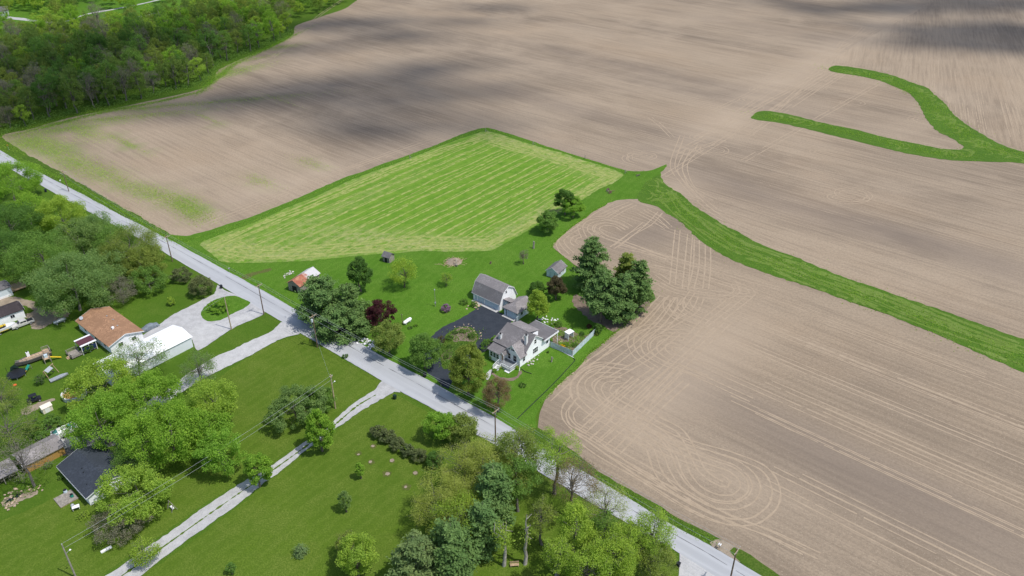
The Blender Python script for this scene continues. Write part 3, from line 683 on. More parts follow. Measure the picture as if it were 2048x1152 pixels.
def bx(name, parent, m, *b, bevel=0): return MB().box(*b).build(name, m, parent, bevel=bevel)
def slab(name, parent, m, pts, t=.14): return MB().ext(pts, (0, 0, -t)).build(name, m, parent)
def window(parent, face, c, w, h, panes=(1, 2), mat=None, t=.05, label=None):
    """face: outward normal axis like '-x'; c = centre on the wall plane (x, y, z)"""
    ax, sg = face[1], (1 if face[0] == '+' else -1)
    def rect(mb, u0, u1, z0, z1, d0, d1):
        if ax == 'x': xs = sorted((c[0] + sg*d0, c[0] + sg*d1)); mb.box(xs[0], xs[1], c[1] + u0, c[1] + u1, c[2] + z0, c[2] + z1)
        else: ys = sorted((c[1] + sg*d0, c[1] + sg*d1)); mb.box(c[0] + u0, c[0] + u1, ys[0], ys[1], c[2] + z0, c[2] + z1)
    f = .09; mb = MB(); W, Hh = w/2, h/2
    rect(mb, -W-f, -W, -Hh-f, Hh+f, -.05, t); rect(mb, W, W+f, -Hh-f, Hh+f, -.05, t)
    rect(mb, -W, W, Hh, Hh+f, -.05, t); rect(mb, -W, W, -Hh-f, -Hh, -.05, t + .03)
    nx, nz = panes
    for i in range(1, nx): rect(mb, -W + w*i/nx - .03, -W + w*i/nx + .03, -Hh, Hh, -.05, t*.8)
    for i in range(1, nz): rect(mb, -W, W, -Hh + h*i/nz - .025, -Hh + h*i/nz + .025, -.05, t*.7)
    fr = mb.build('window', mat or M['white_trim'], parent)
    k0 = fr
    for i in range(nx):
        for j in range(nz):
            g = MB(); rect(g, -W + w*i/nx + (.03 if i else 0), -W + w*(i+1)/nx - (.03 if i < nx-1 else 0), -Hh + h*j/nz + (.025 if j else 0), -Hh + h*(j+1)/nz - (.025 if j < nz-1 else 0), -.05, .012)
            g.build('pane', M['glass'], fr)
    return fr
def gable(parent, x0, x1, y0, y1, z0, ze, zr, axis, wall_m, roof_m, over=.4, t=.16, trim=True, wname='wall'):
    """closed gabled body plus two roof slopes; axis = direction of the ridge"""
    if axis == 'y':
        xm = (x0 + x1) / 2
        MB().ext([(x0, y0, z0), (x1, y0, z0), (x1, y0, ze), (xm, y0, zr), (x0, y0, ze)], (0, y1 - y0, 0)).build(wname, wall_m, parent)
        k = (zr - ze) / (xm - x0); zo = ze - k * over
        for xa in (x0 - over, x1 + over):
            slab('roof_slope', parent, roof_m, [(xa, y0 - over, zo + t), (xm, y0 - over, zr + t), (xm, y1 + over, zr + t), (xa, y1 + over, zo + t)], t)
        if trim:
            for y in (y0 - over - .03, y1 + over + .0):
                for xa in (x0 - over, x1 + over):
                    MB().ext([(xa, y, zo - .06), (xm, y, zr - .06), (xm, y, zr + t + .01), (xa, y, zo + t + .01)], (0, .03, 0)).build('bargeboard', M['white_trim'], parent)
    else:
        ym = (y0 + y1) / 2
        MB().ext([(x0, y0, z0), (x0, y1, z0), (x0, y1, ze), (x0, ym, zr), (x0, y0, ze)], (x1 - x0, 0, 0)).build(wname, wall_m, parent)
        k = (zr - ze) / (ym - y0); zo = ze - k * over
        for ya in (y0 - over, y1 + over):
            slab('roof_slope', parent, roof_m, [(x0 - over, ya, zo + t), (x0 - over, ym, zr + t), (x1 + over, ym, zr + t), (x1 + over, ya, zo + t)], t)
        if trim:
            for x in (x0 - over - .03, x1 + over):
                for ya in (y0 - over, y1 + over):
                    MB().ext([(x, ya, zo - .06), (x, ym, zr - .06), (x, ym, zr + t + .01), (x, ya, zo + t + .01)], (.03, 0, 0)).build('bargeboard', M['white_trim'], parent)
def railing(parent, pts, z, h=.9, post=.1, m=None, step=.16, name='railing'):
    mb = MB(); m = m or M['white_trim']
    for a, b in zip(pts[:-1], pts[1:]):
        a, b = Vector(a), Vector(b)
        za, zb = (a.z, b.z) if len(a) == 3 else (z, z)
        A, B = Vector((a.x, a.y, za)), Vector((b.x, b.y, zb))
        up = Vector((0, 0, h))
        mb.bar(A + up, B + up, .09, .07); mb.bar(A + Vector((0, 0, .12)), B + Vector((0, 0, .12)), .06, .06)
        n = max(1, int((B - A).length / step))
        for i in range(1, n): p = A + (B - A) * i / n; mb.box(p.x - .02, p.x + .02, p.y - .02, p.y + .02, p.z + .1, p.z + h)
        for p in (A, B): mb.box(p.x - post/2, p.x + post/2, p.y - post/2, p.y + post/2, p.z - .05, p.z + h + .08)
    return mb.build(name, m, parent)

# ------------------------------------------------------------------ the white farmhouse
hp = at(1039.9, 734.6)
HX = empty('farmhouse', hp, 49.3, 'white farmhouse with brown shingle roof, two chimneys and a front deck beside the field', 'house')
W_ = M['white']
A0, ZE, ZR, RA, B1 = 2.3, 3.9, 6.9, 5.8, 8.8        # main block: front line, eave, ridge height, ridge line, left end
KL = (ZR - 4.35) / RA                                # the long low pitch over the left half
# walls
MB().ext([(2.35, 0, 0), (9.6, 0, 0), (9.6, 0, 4.0), (RA, 0, ZR - .05), (2.35, 0, 4.0)], (0, 4.2, 0)).build('main_wall', W_, HX)
MB().ext([(.02, 4.2, 0), (9.6, 4.2, 0), (9.6, 4.2, 4.0), (RA, 4.2, ZR - .05), (.02, 4.2, 4.3)], (0, 4.4, 0)).build('main_wall', W_, HX)
MB().ext([(0, 0, 0), (0, 4.8, 0), (0, 4.8, 3.3), (0, 2.4, 5.75), (0, 0, 3.3)], (2.34, 0, 0)).build('front_gable_wall', W_, HX)
bx('rear_wall', HX, W_, 9.6, 12.25, 0, 6.6, 0, 3.75)
bx('dormer_wall', HX, W_, 6.3, 9.7, 2.0, 8.3, 3.9, 5.5)
# roofs
RB = M['roof_brown']
slab('roof_slope', HX, RB, [(-.25, 3.4, 4.35), (-.25, B1 + .4, 4.35), (RA, B1 + .4, ZR + .12), (RA, 2.9, ZR + .12), (3.0, 2.4, 5.62)], .16)
slab('roof_slope', HX, RB, [(1.95, -.4, 3.72), (RA, -.4, ZR + .12), (RA, 2.9, ZR + .12), (1.95, 2.2, 3.72)], .16)
slab('roof_slope', HX, RB, [(RA, -.4, ZR + .12), (RA, B1 + .4, ZR + .12), (9.9, B1 + .4, 3.85), (9.9, -.4, 3.85)], .16)
slab('roof_slope', HX, M['roof_grey'], [(-.4, -.45, 2.98), (2.3, -.45, 2.98), (5.3, 2.4, 5.92), (-.4, 2.4, 5.92)], .16)
slab('roof_slope', HX, RB, [(-.4, 2.4, 5.92), (4.6, 2.4, 5.92), (2.6, 4.95, 3.35), (-.4, 4.95, 3.35)], .16)
slab('dormer_roof', HX, M['roof_grey'], [(RA - .1, 1.9, ZR + .16), (RA - .1, 8.5, ZR + .16), (10.2, 8.5, 5.55), (10.2, 1.9, 5.55)], .14)
slab('rear_roof', HX, M['roof_low'], [(8.9, -.75, 3.95), (8.9, 7.2, 4.1), (15.0, 7.2, 3.85), (15.0, -.75, 3.75)], .12)
MB().box(8.9, 15.0, -.82, -.752, 3.5, 3.98).build('fascia', M['white_trim'], HX)
MB().box(15.003, 15.07, -.82, 7.2, 3.5, 3.9).build('fascia', M['white_trim'], HX)
bb = lambda pts, v: MB().ext(pts, v).build('bargeboard', M['white_trim'], HX)
bb([(1.95, -.44, 3.5), (RA, -.44, ZR - .06), (RA, -.44, ZR + .14), (1.95, -.44, 3.75)], (0, .035, 0))
bb([(RA, -.44, ZR - .06), (8.88, -.44, 4.4), (8.88, -.44, 4.6), (RA, -.44, ZR + .14)], (0, .035, 0))
bb([(-.44, -.45, 2.78), (-.44, 2.4, 5.7), (-.44, 2.4, 5.94), (-.44, -.45, 3.0)], (.035, 0, 0))
bb([(-.44, 2.4, 5.7), (-.44, 4.95, 3.15), (-.44, 4.95, 3.37), (-.44, 2.4, 5.94)], (.035, 0, 0))
for q in ((14.8, -.5), (14.8, 3.2), (14.8, 6.8)): bx('post', HX, M['white_trim'], q[0]-.08, q[0]+.08, q[1]-.08, q[1]+.08, 0, 3.62)
for y, x, zt in ((7.7, 1.2, 6.3), (1.0, 3.6, 7.7)):
    ch = bx('chimney', HX, M['brick_white'], x-.34, x+.34, y-.34, y+.34, 2.5, zt)
    MB().box(x-.42, x+.42, y-.42, y+.42, zt - .14, zt).build('cap', M['brick_white'], ch)
    MB().lathe([(.15, zt), (.17, zt + .3), (.2, zt + .32), (.12, zt + .42)], 8, (x, y, 0)).build('flue', M['dark'], ch)
# porch room at the left of the front
bx('porch_wall', HX, W_, -2.3, .01, 4.85, 8.5, 0, 3.25)
slab('porch_roof', HX, RB, [(-2.75, 4.5, 3.3), (-2.75, 8.85, 3.3), (.05, 8.85, 4.12), (.05, 4.5, 4.12)], .13)
for y in (5.6, 6.65, 7.7): window(HX, '-x', (-2.3, y, 1.95), .8, 1.35)
window(HX, '+y', (-1.1, 8.5, 1.95), .9, 1.3)
# entry hood
slab('hood_roof', HX, RB, [(-2.2, 3.6, 3.0), (-2.2, 4.2, 3.75), (-.1, 4.2, 3.75), (-.1, 3.6, 3.0)], .09)
slab('hood_roof', HX, RB, [(-2.2, 4.2, 3.75), (-2.2, 4.8, 3.0), (-.1, 4.8, 3.0), (-.1, 4.2, 3.75)], .09)
MB().bar((-2.24, 3.57, 3.0), (-2.24, 4.2, 3.78), .05, .16).build('bargeboard', M['white_trim'], HX)
MB().bar((-2.24, 4.2, 3.78), (-2.24, 4.81, 3.0), .05, .16).build('bargeboard', M['white_trim'], HX)
d = bx('door', HX, M['wood_tan'], -1.6, -.6, 4.785, 4.86, .72, 2.8)
MB().lathe([(.05, 0), (.05, .05)], 8, (-.72, 4.73, 1.7), 'y').build('handle', M['steel'], d)
# windows
window(HX, '-x', (0, 1.7, 1.95), 1.05, 1.8)
window(HX, '-x', (0, 3.6, 1.95), .8, 1.6)
window(HX, '-x', (0, 2.4, 4.3), 1.0, .45, (2, 1))
window(HX, '-y', (1.55, 0, 1.95), .85, 1.7)
window(HX, '-y', (6.2, 0, 2.05), 1.9, 1.55, (3, 2))
window(HX, '-y', (6.1, 0, 4.85), .8, 1.3)
window(HX, '-y', (11.1, 0, 2.3), .85, 1.45)
# deck and stairs
dk = bx('deck', HX, M['deck_grey'], -3.4, -.01, .45, 4.84, .5, .68)
bx('skirt', dk, M['white_trim'], -3.37, -.02, .48, 4.8, .02, .499)
railing(HX, [(-.12, .5, .68), (-3.35, .5, .68), (-3.35, 3.2, .68)], .68)
for k in range(5):
    x = -3.4 - .3 * (k + 1)
    bx('step', HX, M['white_trim'], x, x + .33, 3.3, 4.85, .56 - .12 * k - .05, .56 - .12 * k)
    bx('riser', HX, M['deck_grey'], x + .3, x + .32, 3.32, 4.83, .0, .5 - .12 * k)
for y in (3.28, 4.88): railing(HX, [(-2.2 if y > 4 else -3.35, y, .68), (-3.4, y, .68), (-4.95, y, .05)], 0)
MB().tube([(-.5, -.1, 3.1), (-.1, -.06, 2.9), (-.1, -.06, .25), (-.5, -.3, .1), (-1.3, -.9, .06)], .06, 6).build('downspout', M['white_trim'], HX)
bx('step_slab', HX, M['white_trim'], -4.0, -3.42, .5, 1.9, 0, .22)

# ------------------------------------------------------------------ gambrel garage and its annex
gp = at(999.3, 622.5)
GX = empty('gambrel_garage', gp, 49.5, 'white gambrel roofed garage with two wide pale blue doors facing the asphalt', 'garage')
GL, GD = 10.2, 7.2
prof = [(0, 0, 0), (GD, 0, 0), (GD, 0, 2.7), (GD - 1.35, 0, 5.35), (GD / 2, 0, 6.75), (1.35, 0, 5.35), (0, 0, 2.7)]
MB().ext(prof, (0, GL, 0)).build('wall', W_, GX)
ov = .3
for s in (0, 1):
    f = (lambda x: GD - x) if s else (lambda x: x)
    slab('lower_roof_slope', GX, M['roof_grey'], [(f(-.32), -ov, 2.25), (f(1.3), -ov, 5.5), (f(1.3), GL + ov, 5.5), (f(-.32), GL + ov, 2.25)], .13)
    slab('upper_roof_slope', GX, M['roof_grey'], [(f(1.29), -ov, 5.515), (f(GD / 2), -ov, 6.92), (f(GD / 2), GL + ov, 6.92), (f(1.29), GL + ov, 5.515)], .1)
for y in (-ov - .035, GL + ov):
    pr = [(-.32, 2.25), (1.25, 5.48), (GD / 2, 6.9), (GD - 1.25, 5.48), (GD + .32, 2.25)]
    for (xa, za), (xb, zb) in zip(pr[:-1], pr[1:]): MB().ext([(xa, y, za - .24), (xb, y, zb - .24), (xb, y, zb + .02), (xa, y, za + .02)], (0, .035, 0)).build('bargeboard', M['white_trim'], GX)
MB().box(-.36, -.325, -ov, GL + ov, 2.1, 2.27).build('gutter', M['white_trim'], GX)
def garage_door(parent, x, y0, y1, z1, rows=4, m=None):
    d = bx('garage_door', parent, m or M['door_blue'], x - .05, x + .02, y0, y1, .03, z1)
    for k in range(rows):
        h = (z1 - .1) / rows
        MB().box(x - .085, x - .051, y0 + .08, y1 - .08, .08 + k * h, .08 + (k + 1) * h - .06).build('door_panel', m or M['door_blue'], d)
for q in ((-2.05, 3.7), (-2.05, 4.72)): bx('hood_post', HX, M['white_trim'], q[0]-.06, q[0]+.06, q[1]-.06, q[1]+.06, .69, 2.98)
garage_door(GX, 0, .7, 5.6, 2.2)
garage_door(GX, 0, 5.95, 8.4, 2.2)
dd = bx('door', GX, M['door_blue'], -.05, .02, 8.75, 9.6, .03, 2.1)
MB().lathe([(.05, 0), (.05, .05)], 8, (-.1, 8.85, 1.0), 'x').build('handle', M['steel'], dd)
for y in (.35, 5.78, 9.9): MB().box(-.16, -.02, y - .07, y + .07, 1.75, 2.05).build('wall_lamp', M['black'], GX)
window(GX, '-y', (2.9, 0, 5.1), .55, .85, (1, 2))
bx('corner_board', GX, M['white_trim'], 5.0, 5.12, -.035, -.001, 0, 5.9)
# annex
AX = empty('workshop_annex', gp, 49.5, 'small pale blue workshop with brown hipped roof beside the gambrel garage', 'shed')
bx('wall', AX, M['blue_side'], -.35, 6.2, -6.9, -2.0, 0, 2.55)
rp = M['roof_grey']
E0, E1, F0, F1, ZA, ZB = -.75, 6.6, -7.3, -1.6, 2.5, 3.95
ym = (F0 + F1) / 2
MB().ext([(E0, F0, ZA), (E0 + 2.4, ym, ZB), (E0, F1, ZA)], (0, 0, -.13)).build('roof_hip', rp, AX)
slab('roof_slope', AX, rp, [(E0, F0, ZA), (E1, F0, ZA), (E1, ym, ZB), (E0 + 2.4, ym, ZB)], .13)
slab('roof_slope', AX, rp, [(E0, F1, ZA), (E1, F1, ZA), (E1, ym, ZB), (E0 + 2.4, ym, ZB)], .13)
garage_door(AX, -.35, -6.2, -3.3, 2.1, 4)
bx('door', AX, M['dark'], -.4, -.351, -2.95, -2.75, .1, 2.1)
window(AX, '-y', (1.5, -6.9, 1.5), .9, .9)
window(AX, '-y', (4.2, -6.9, 1.5), .9, .9)
for y in (-2.4, -6.6): MB().box(-.5, -.36, y - .07, y + .07, 1.7, 1.95).build('wall_lamp', M['black'], AX)
MB().box(2.2, 3.6, -2.0, -.01, 0, 2.3).build('link_wall', M['blue_side'], AX)
slab('link_roof', AX, rp, [(1.5, -2.8, 3.5), (1.5, .0 - .05, 3.4), (4.0, -.05, 2.9), (4.0, -2.8, 2.95)], .12)
bx('ramp', AX, M['concrete'], -1.6, -.36, -6.7, -2.1, .09, .17)
bx('gate', AX, M['fence_blue'], -1.5, -.4, -7.6, -7.5, 0, 1.9)
bx('apron', GX, M['concrete'], -1.3, -.01, .2, 9.8, .09, .15)

# ------------------------------------------------------------------ sheds on the homestead
BX = empty('garden_shed', at(1093, 552), 58, 'pale blue garden shed with dark shingle roof by the big pines', 'shed')
gable(BX, 0, 5.2, -3.9, 0, 0, 2.2, 3.5, 'x', M['blue_side'], M['roof_brown'], .3)
d = MB().box(-.07, .0, -2.9, -1.2, .05, 1.95).build('door', M['door_blue'], BX)
for k in (-2.85, -1.25): MB().bar((-.09, k, .1), (-.09, k, 1.9), .07, .04).build('hinge_strap', M['dark'], d)
window(BX, '-y', (1.4, -3.9, 1.3), .7, .7); window(BX, '-y', (3.6, -3.9, 1.3), .7, .7)
RX = empty('rusty_roofed_shed', at(578, 580), 62, 'weathered grey shed with rusted red metal roof beside the road', 'shed')
t = NT('rusted_sheet_metal'); p = t.pos()
n1 = t.noise(p, .55, 6, .65, .6)
ob = t.n('ShaderNodeSeparateXYZ', {0: t.objco()})
rib = t.math('SINE', t.math('MULTIPLY', ob.outputs['X'], 12.0))
grad = t.ramp(t.math('ADD', t.math('MULTIPLY', ob.outputs['X'], .13), t.math('MULTIPLY', n1, 1.2)), 1.05, 1.35)
c_ = t.mix(t.ramp(n1, .35, .65), (.30, .095, .055), (.42, .20, .12))
c_ = t.mix(grad, c_, (.50, .49, .49))
M['rust'] = t.finish(c_, .7, t.bump(rib, .5, .04))
gable(RX, 0, 8.6, -4.6, 0, 0, 2.7, 4.1, 'x', M['wood_grey'], M['rust'], .35, .06, False)
bx('door', RX, M['dark'], -.04, .01, -3.2, -1.5, 0, 2.0)
MX = empty('little_timber_shed', at(766, 523), 60, 'tiny grey timber shed with shingle roof at the hay meadow edge', 'shed')
gable(MX, 0, 2.6, -2.6, 0, 0, 2.1, 3.1, 'y', M['wood_grey'], M['roof_low'], .3, .1, False)
bx('door', MX, M['dark'], -.04, .01, -1.7, -.8, 0, 1.8)

# ------------------------------------------------------------------ neighbours left of the road
q3 = lambda x, y: (x / 4.267, 540 + y / 4.267)
NX = empty('tan_roofed_house', at(*q3(935, 655), 2.6).xy.to_3d(), LOT, 'low house with tan shingle roof and white siding among the yards', 'house')
gable(NX, .2, 9.0, .4, 18.6, 0, 2.65, 4.1, 'y', M['white'], M['roof_tan'], .45)
for (x, y, z) in ((5.8, 12.5, 3.7), (6.1, 9.6, 3.6), (5.2, 5.2, 4.0)):
    MB().lathe([(.12, z - .3), (.12, z + .28), (.2, z + .3), (.2, z + .4)], 8, (x, y, 0)).build('roof_vent', M['steel'], NX)
MB().box(3.6, 4.2, 4.9, 5.5, 3.6, 4.55).build('chimney', M['white_trim'], NX)
ds = MB().lathe([(.05, 0), (.3, .08), (.5, .25)], 14, (0, 0, 0)).build('satellite_dish', M['steel'], NX); ds.location = (1.1, 17.6, 3.5); ds.rotation_euler = (R(40), R(-30), 0)
for y in (3.5, 8.5, 14.5): window(NX, '-x', (.2, y, 1.5), 1.1, 1.0, (2, 1))
window(NX, '-y', (3.0, .4, 1.6), 1.1, 1.1, (2, 1)); window(NX, '-y', (6.6, .4, 1.6), 1.1, 1.1, (2, 1))
bx('porch_slab', NX, M['concrete'], 9.05, 10.6, 5.2, 9.6, 0, .25)
M['awning'] = plain('maroon_awning', (.095, .035, .045), .5, .1)
M['blue_dark'] = plain('dark_blue_panel', (.02, .035, .10), .5, .2)
PX_ = empty('awning_porch', at(*q3(640, 735)), LOT, 'maroon and white metal awning over a grey deck behind the tan roofed house', 'porch')
# local x runs towards the house, y away to the left
slab('awning', PX_, M['awning'], [(1.6, -.9, 2.75), (1.6, 1.7, 2.95), (5.6, 1.7, 2.95), (5.6, -.9, 2.75)], .07)
MB().box(1.5, 5.65, -1.5, -.91, 2.6, 2.76).build('awning_border', M['white_trim'], PX_)
MB().box(1.5, 5.65, 1.71, 2.3, 2.88, 2.99).build('awning_border', M['white_trim'], PX_)
for (x, y) in ((1.7, -1.3), (3.6, -1.3), (5.4, -1.3), (1.7, 2.1)): bx('post', PX_, M['white_trim'], x-.06, x+.06, y-.06, y+.06, 0, 2.62)
bx('screen', PX_, M['blue_dark'], 1.9, 5.3, -1.35, -1.3, .7, 2.0)
bx('deck', PX_, M['wood_grey'], -1.2, 5.5, -1.25, 2.2, .35, .5)
railing(PX_, [(1.5, 2.15, .5), (-1.15, 2.15, .5), (-1.15, .9, .5)], .5, m=M['wood_grey'])
railing(PX_, [(-1.15, -.2, .5), (-1.15, -1.2, .5), (1.6, -1.2, .5)], .5, m=M['wood_grey'])
for k in range(2): bx('step', PX_, M['wood_tan'], -1.6 - .35*k, -1.2 - .35*k, -.2, .9, .0, .32 - .16*k)

wp = at(*q3(1650, 655))
SX = empty('white_metal_barn', wp, LOT + 2, 'long white metal barn with low gabled roof beside the gravel driveway', 'barn')
# x away from the road is negative here: the barn runs back from its drive end
gable(SX, -22, 0, 0, 8.6, 0, 3.2, 4.25, 'x', M['door_pale'], M['white_metal'], .3, .1, False)
bx('sliding_door', SX, M['door_blue'], .0, .06, 2.2, 6.4, .05, 2.9)
for x, y in ((-12.5, 2.3), (-17, 2.0)): bx('roof_hatch', SX, M['wood_grey'], x - .5, x + .5, y - .5, y + .5, 3.4, 3.95)

CX = empty('black_roofed_mobile_home', at(52, 634), LOT - 4, 'white mobile home with dark brown roof behind the parked pickup', 'house')
gable(CX, -20, 0, 0, 5.6, 0, 2.7, 3.6, 'x', M['white'], M['roof_dark'], .3)
for x in (-3, -8, -13): window(CX, '-y', (x, 0, 1.6), 1.0, .9, (2, 1))
DX = empty('blue_sided_trailer', at(27, 590), LOT - 2, 'pale blue sided trailer home with grey roof at the left edge', 'house')
gable(DX, -18, 0, 0, 5, .0, 2.9, 3.4, 'x', M['blue_side'], M['roof_low'], .25)
bx('skirting', DX, M['white_trim'], -18.05, .05, -.06, -.0, 0, .7)
bx('deck', DX, M['wood_tan'], .1, 4.2, 1.0, 5.4, .5, .7)
railing(DX, [(4.1, 1.05, .7), (4.1, 5.3, .7), (.2, 5.3, .7)], .7, m=M['wood_tan'])

q4 = lambda x, y: (x / 4.8, 820 + y / 4.8)
KX = empty('charcoal_roofed_house', at(*q4(862, 930), 0), LOT - 1, 'house with charcoal shingle roof and white fascia at lower left', 'house')
gable(KX, .3, 9.2, .2, 13.4, 0, 2.6, 4.0, 'y', M['white'], M['roof_black'], .45)
MB().box(-.2, -.15, -.2, 13.8, 2.3, 2.5).build('gutter', M['white_trim'], KX)
for (x, y, z) in ((2.6, 6.5, 3.35), (2.9, 7.8, 3.45), (1.6, 3.0, 2.95)):
    MB().lathe([(.1, z - .2), (.1, z + .3)], 8, (x, y, 0)).build('roof_vent', M['black'], KX)
for y in (3.2, 6.6, 10): window(KX, '-x', (.3, y, 1.5), 1.0, 1.0, (2, 1))
window(KX, '-y', (3.0, .2, 1.6), 1.0, 1.0, (2, 1)); window(KX, '-y', (6.4, .2, 1.6), 1.0, 1.0, (2, 1))
OX = empty('orange_sided_garage', at(*q4(262, 610)), LOT - 1, 'garage with orange stained board siding and worn grey roof', 'garage')
gable(OX, 0, 8.2, 0, 5.2, 0, 2.3, 3.3, 'x', M['wood_orange'], M['roof_grey'], .35)
bx('open_bay', OX, M['dark'], 8.2, 8.24, 1.0, 3.8, 0, 2.0)
JX = empty('grey_roofed_lean_to', at(18, 965), LOT - 1, 'grey shingled open lean-to at the left edge beside the orange garage', 'shed')
slab('roof_slope', JX, M['roof_grey'], [(-7, -.4, 2.2), (2.4, -.4, 2.2), (2.4, 3.6, 3.2), (-7, 3.6, 3.2)], .12)
bx('wall', JX, M['wood_grey'], -6.8, 2.2, 2.8, 3.4, 0, 2.8)
for x in (-6.6, -3.6, -.6, 2.1): bx('post', JX, M['wood_grey'], x - .07, x + .07, -.2, -.06, 0, 2.08)
VX = empty('cream_play_shed', at(88, 829), LOT, 'tiny cream storage shed on the grass left of the leafy trees', 'shed')
M['cream'] = plain('cream_plastic', (.70, .64, .54), .6, .06)
gable(VX, 0, 2.2, 0, 1.7, 0, 1.5, 2.0, 'x', M['cream'], M['cream'], .12, .06, False)
bx('door', VX, M['white_trim'], .5, 1.6, -.05, .0, .05, 1.4)
FX = empty('far_white_house', at(2, 32), 30, 'distant white house with dark grey roof at the top left corner', 'house')
gable(FX, -9, 5, 0, 8, 0, 3.2, 5.4, 'x', M['white'], M['roof_low'], .4)
for x in (-6, -2, 2): window(FX, '-y', (x, 0, 1.7), 1.0, 1.3)
bx('door', FX, M['dark'], 3.2, 4.1, -.05, .0, .05, 2.1)
# ------------------------------------------------------------------ trees
def leaf_mat(name, c, var=.35, trans=.48, hue=None, warm=.0):
    c = sc(c, 2.55); hue = sc(hue, 2.4) if hue else None
    t = NT(name)
    isl = t.n('ShaderNodeNewGeometry').outputs['Random Per Island']
    oi = t.n('ShaderNodeObjectInfo').outputs['Random']
    n = t.noise(t.pos(), .38, 4, .65)
    c2 = hue or (c[0] * 1.45, c[1] * 1.25, c[2] * 1.1)
    col = t.mix(t.ramp(n, .36, .64), sc(c, 1 - var * .6), c2)
    col = t.mix(t.math('MULTIPLY', isl, .75), sc(c, 1 - var), col)
    col = t.mix(t.math('MULTIPLY', oi, .22), col, (c[0] * .75, c[1] * .95, c[2] * 1.3))
    d = t.n('ShaderNodeBsdfDiffuse', {'Color': col})
    tr = t.n('ShaderNodeBsdfTranslucent', {'Color': t.mix(.5, col, (col and (c[0] * 1.8, c[1] * 1.7, c[2] * .8)))})
    mx = t.n('ShaderNodeMixShader', {0: trans, 1: d.outputs[0], 2: tr.outputs[0]})
    t.t.links.new(mx.outputs[0], t.out.inputs[0])
    return t.m
LM = dict(
    green=leaf_mat('green_leaves', (.080, .138, .031)), bright=leaf_mat('fresh_green_leaves', (.108, .185, .026)), lime=leaf_mat('lime_leaves', (.140, .200, .032)),
    olive=leaf_mat('olive_leaves', (.110, .142, .034)), gold=leaf_mat('golden_green_leaves', (.105, .138, .028)), dark=leaf_mat('dark_green_leaves', (.055, .105, .025)),
    silver=leaf_mat('silvery_leaves', (.092, .142, .046)), pine=leaf_mat('pine_needles', (.066, .112, .034), trans=.3, hue=(.115, .165, .052)), bluepine=leaf_mat('blue_pine_needles', (.085, .122, .046), trans=.34),
    burg=leaf_mat('burgundy_leaves', (.045, .016, .02), hue=(.075, .03, .03)), brown=leaf_mat('bronze_leaves', (.062, .052, .028), hue=(.095, .078, .04)), rust=leaf_mat('budding_leaves', (.12, .092, .05), hue=(.16, .122, .065)),
    yellow=leaf_mat('yellow_green_leaves', (.165, .195, .045), hue=(.21, .225, .065)), juniper=leaf_mat('juniper_foliage', (.060, .075, .030), trans=.15), purple=leaf_mat('purple_blossom', (.15, .10, .155)),
    grey=leaf_mat('twiggy_buds', (.115, .112, .075), hue=(.155, .14, .10)), flower=leaf_mat('yellow_blossom', (.30, .22, .008)), woods=leaf_mat('woodland_leaves', (.080, .120, .030)), white=leaf_mat('white_blossom', (.3, .3, .28)))
BARK = plain('bark', (.14, .115, .09), .9, .3, 2.5)
BARK_P = plain('pale_bark', (.36, .33, .29), .9, .25, 2.5)
BARK_G = plain('grey_bark', (.15, .135, .12), .9, .25, 2.5)
TR = np.random.default_rng(11)
def unit(n):
    v = TR.normal(size=(n, 3)); return v / np.linalg.norm(v, axis=1, keepdims=True)
def leaf_quads(P, size, up=.35, asp=1.0, nb=None):
    n = len(P); nr = unit(n)
    if nb is not None: nr = nr + nb
    nr[:, 2] += up; nr /= np.linalg.norm(nr, axis=1, keepdims=True)
    t = np.cross(nr, unit(n)); t /= np.linalg.norm(t, axis=1, keepdims=True) + 1e-9
    b = np.cross(nr, t)
    s = (size * TR.uniform(.6, 1.35, n))[:, None] / 2
    V = np.empty((n, 4, 3))
    V[:, 0] = P - t*s*asp; V[:, 1] = P - b*s*.7; V[:, 2] = P + t*s*asp; V[:, 3] = P + b*s*.7
    return V.reshape(-1, 3)
def quads_mesh(name, V, m): return mesh_np(name, V, 4, np.arange(len(V)), m)
def wood_mesh(name, tubes, m):
    mb = MB()
    for pts, rad, n in tubes: mb.tube(pts, rad, n, cap=False)
    return mesh_np(name, mb.v, [len(f) for f in mb.f], [i for f in mb.f for i in f], m, True)
def crooked(a, b, k=4, amt=.08):
    a, b = Vector(a), Vector(b); L = (b - a).length
    return [a + (b - a) * (i / k) + (Vector(TR.normal(size=3)) * amt * L * (1 if 0 < i < k else 0)) for i in range(k + 1)]
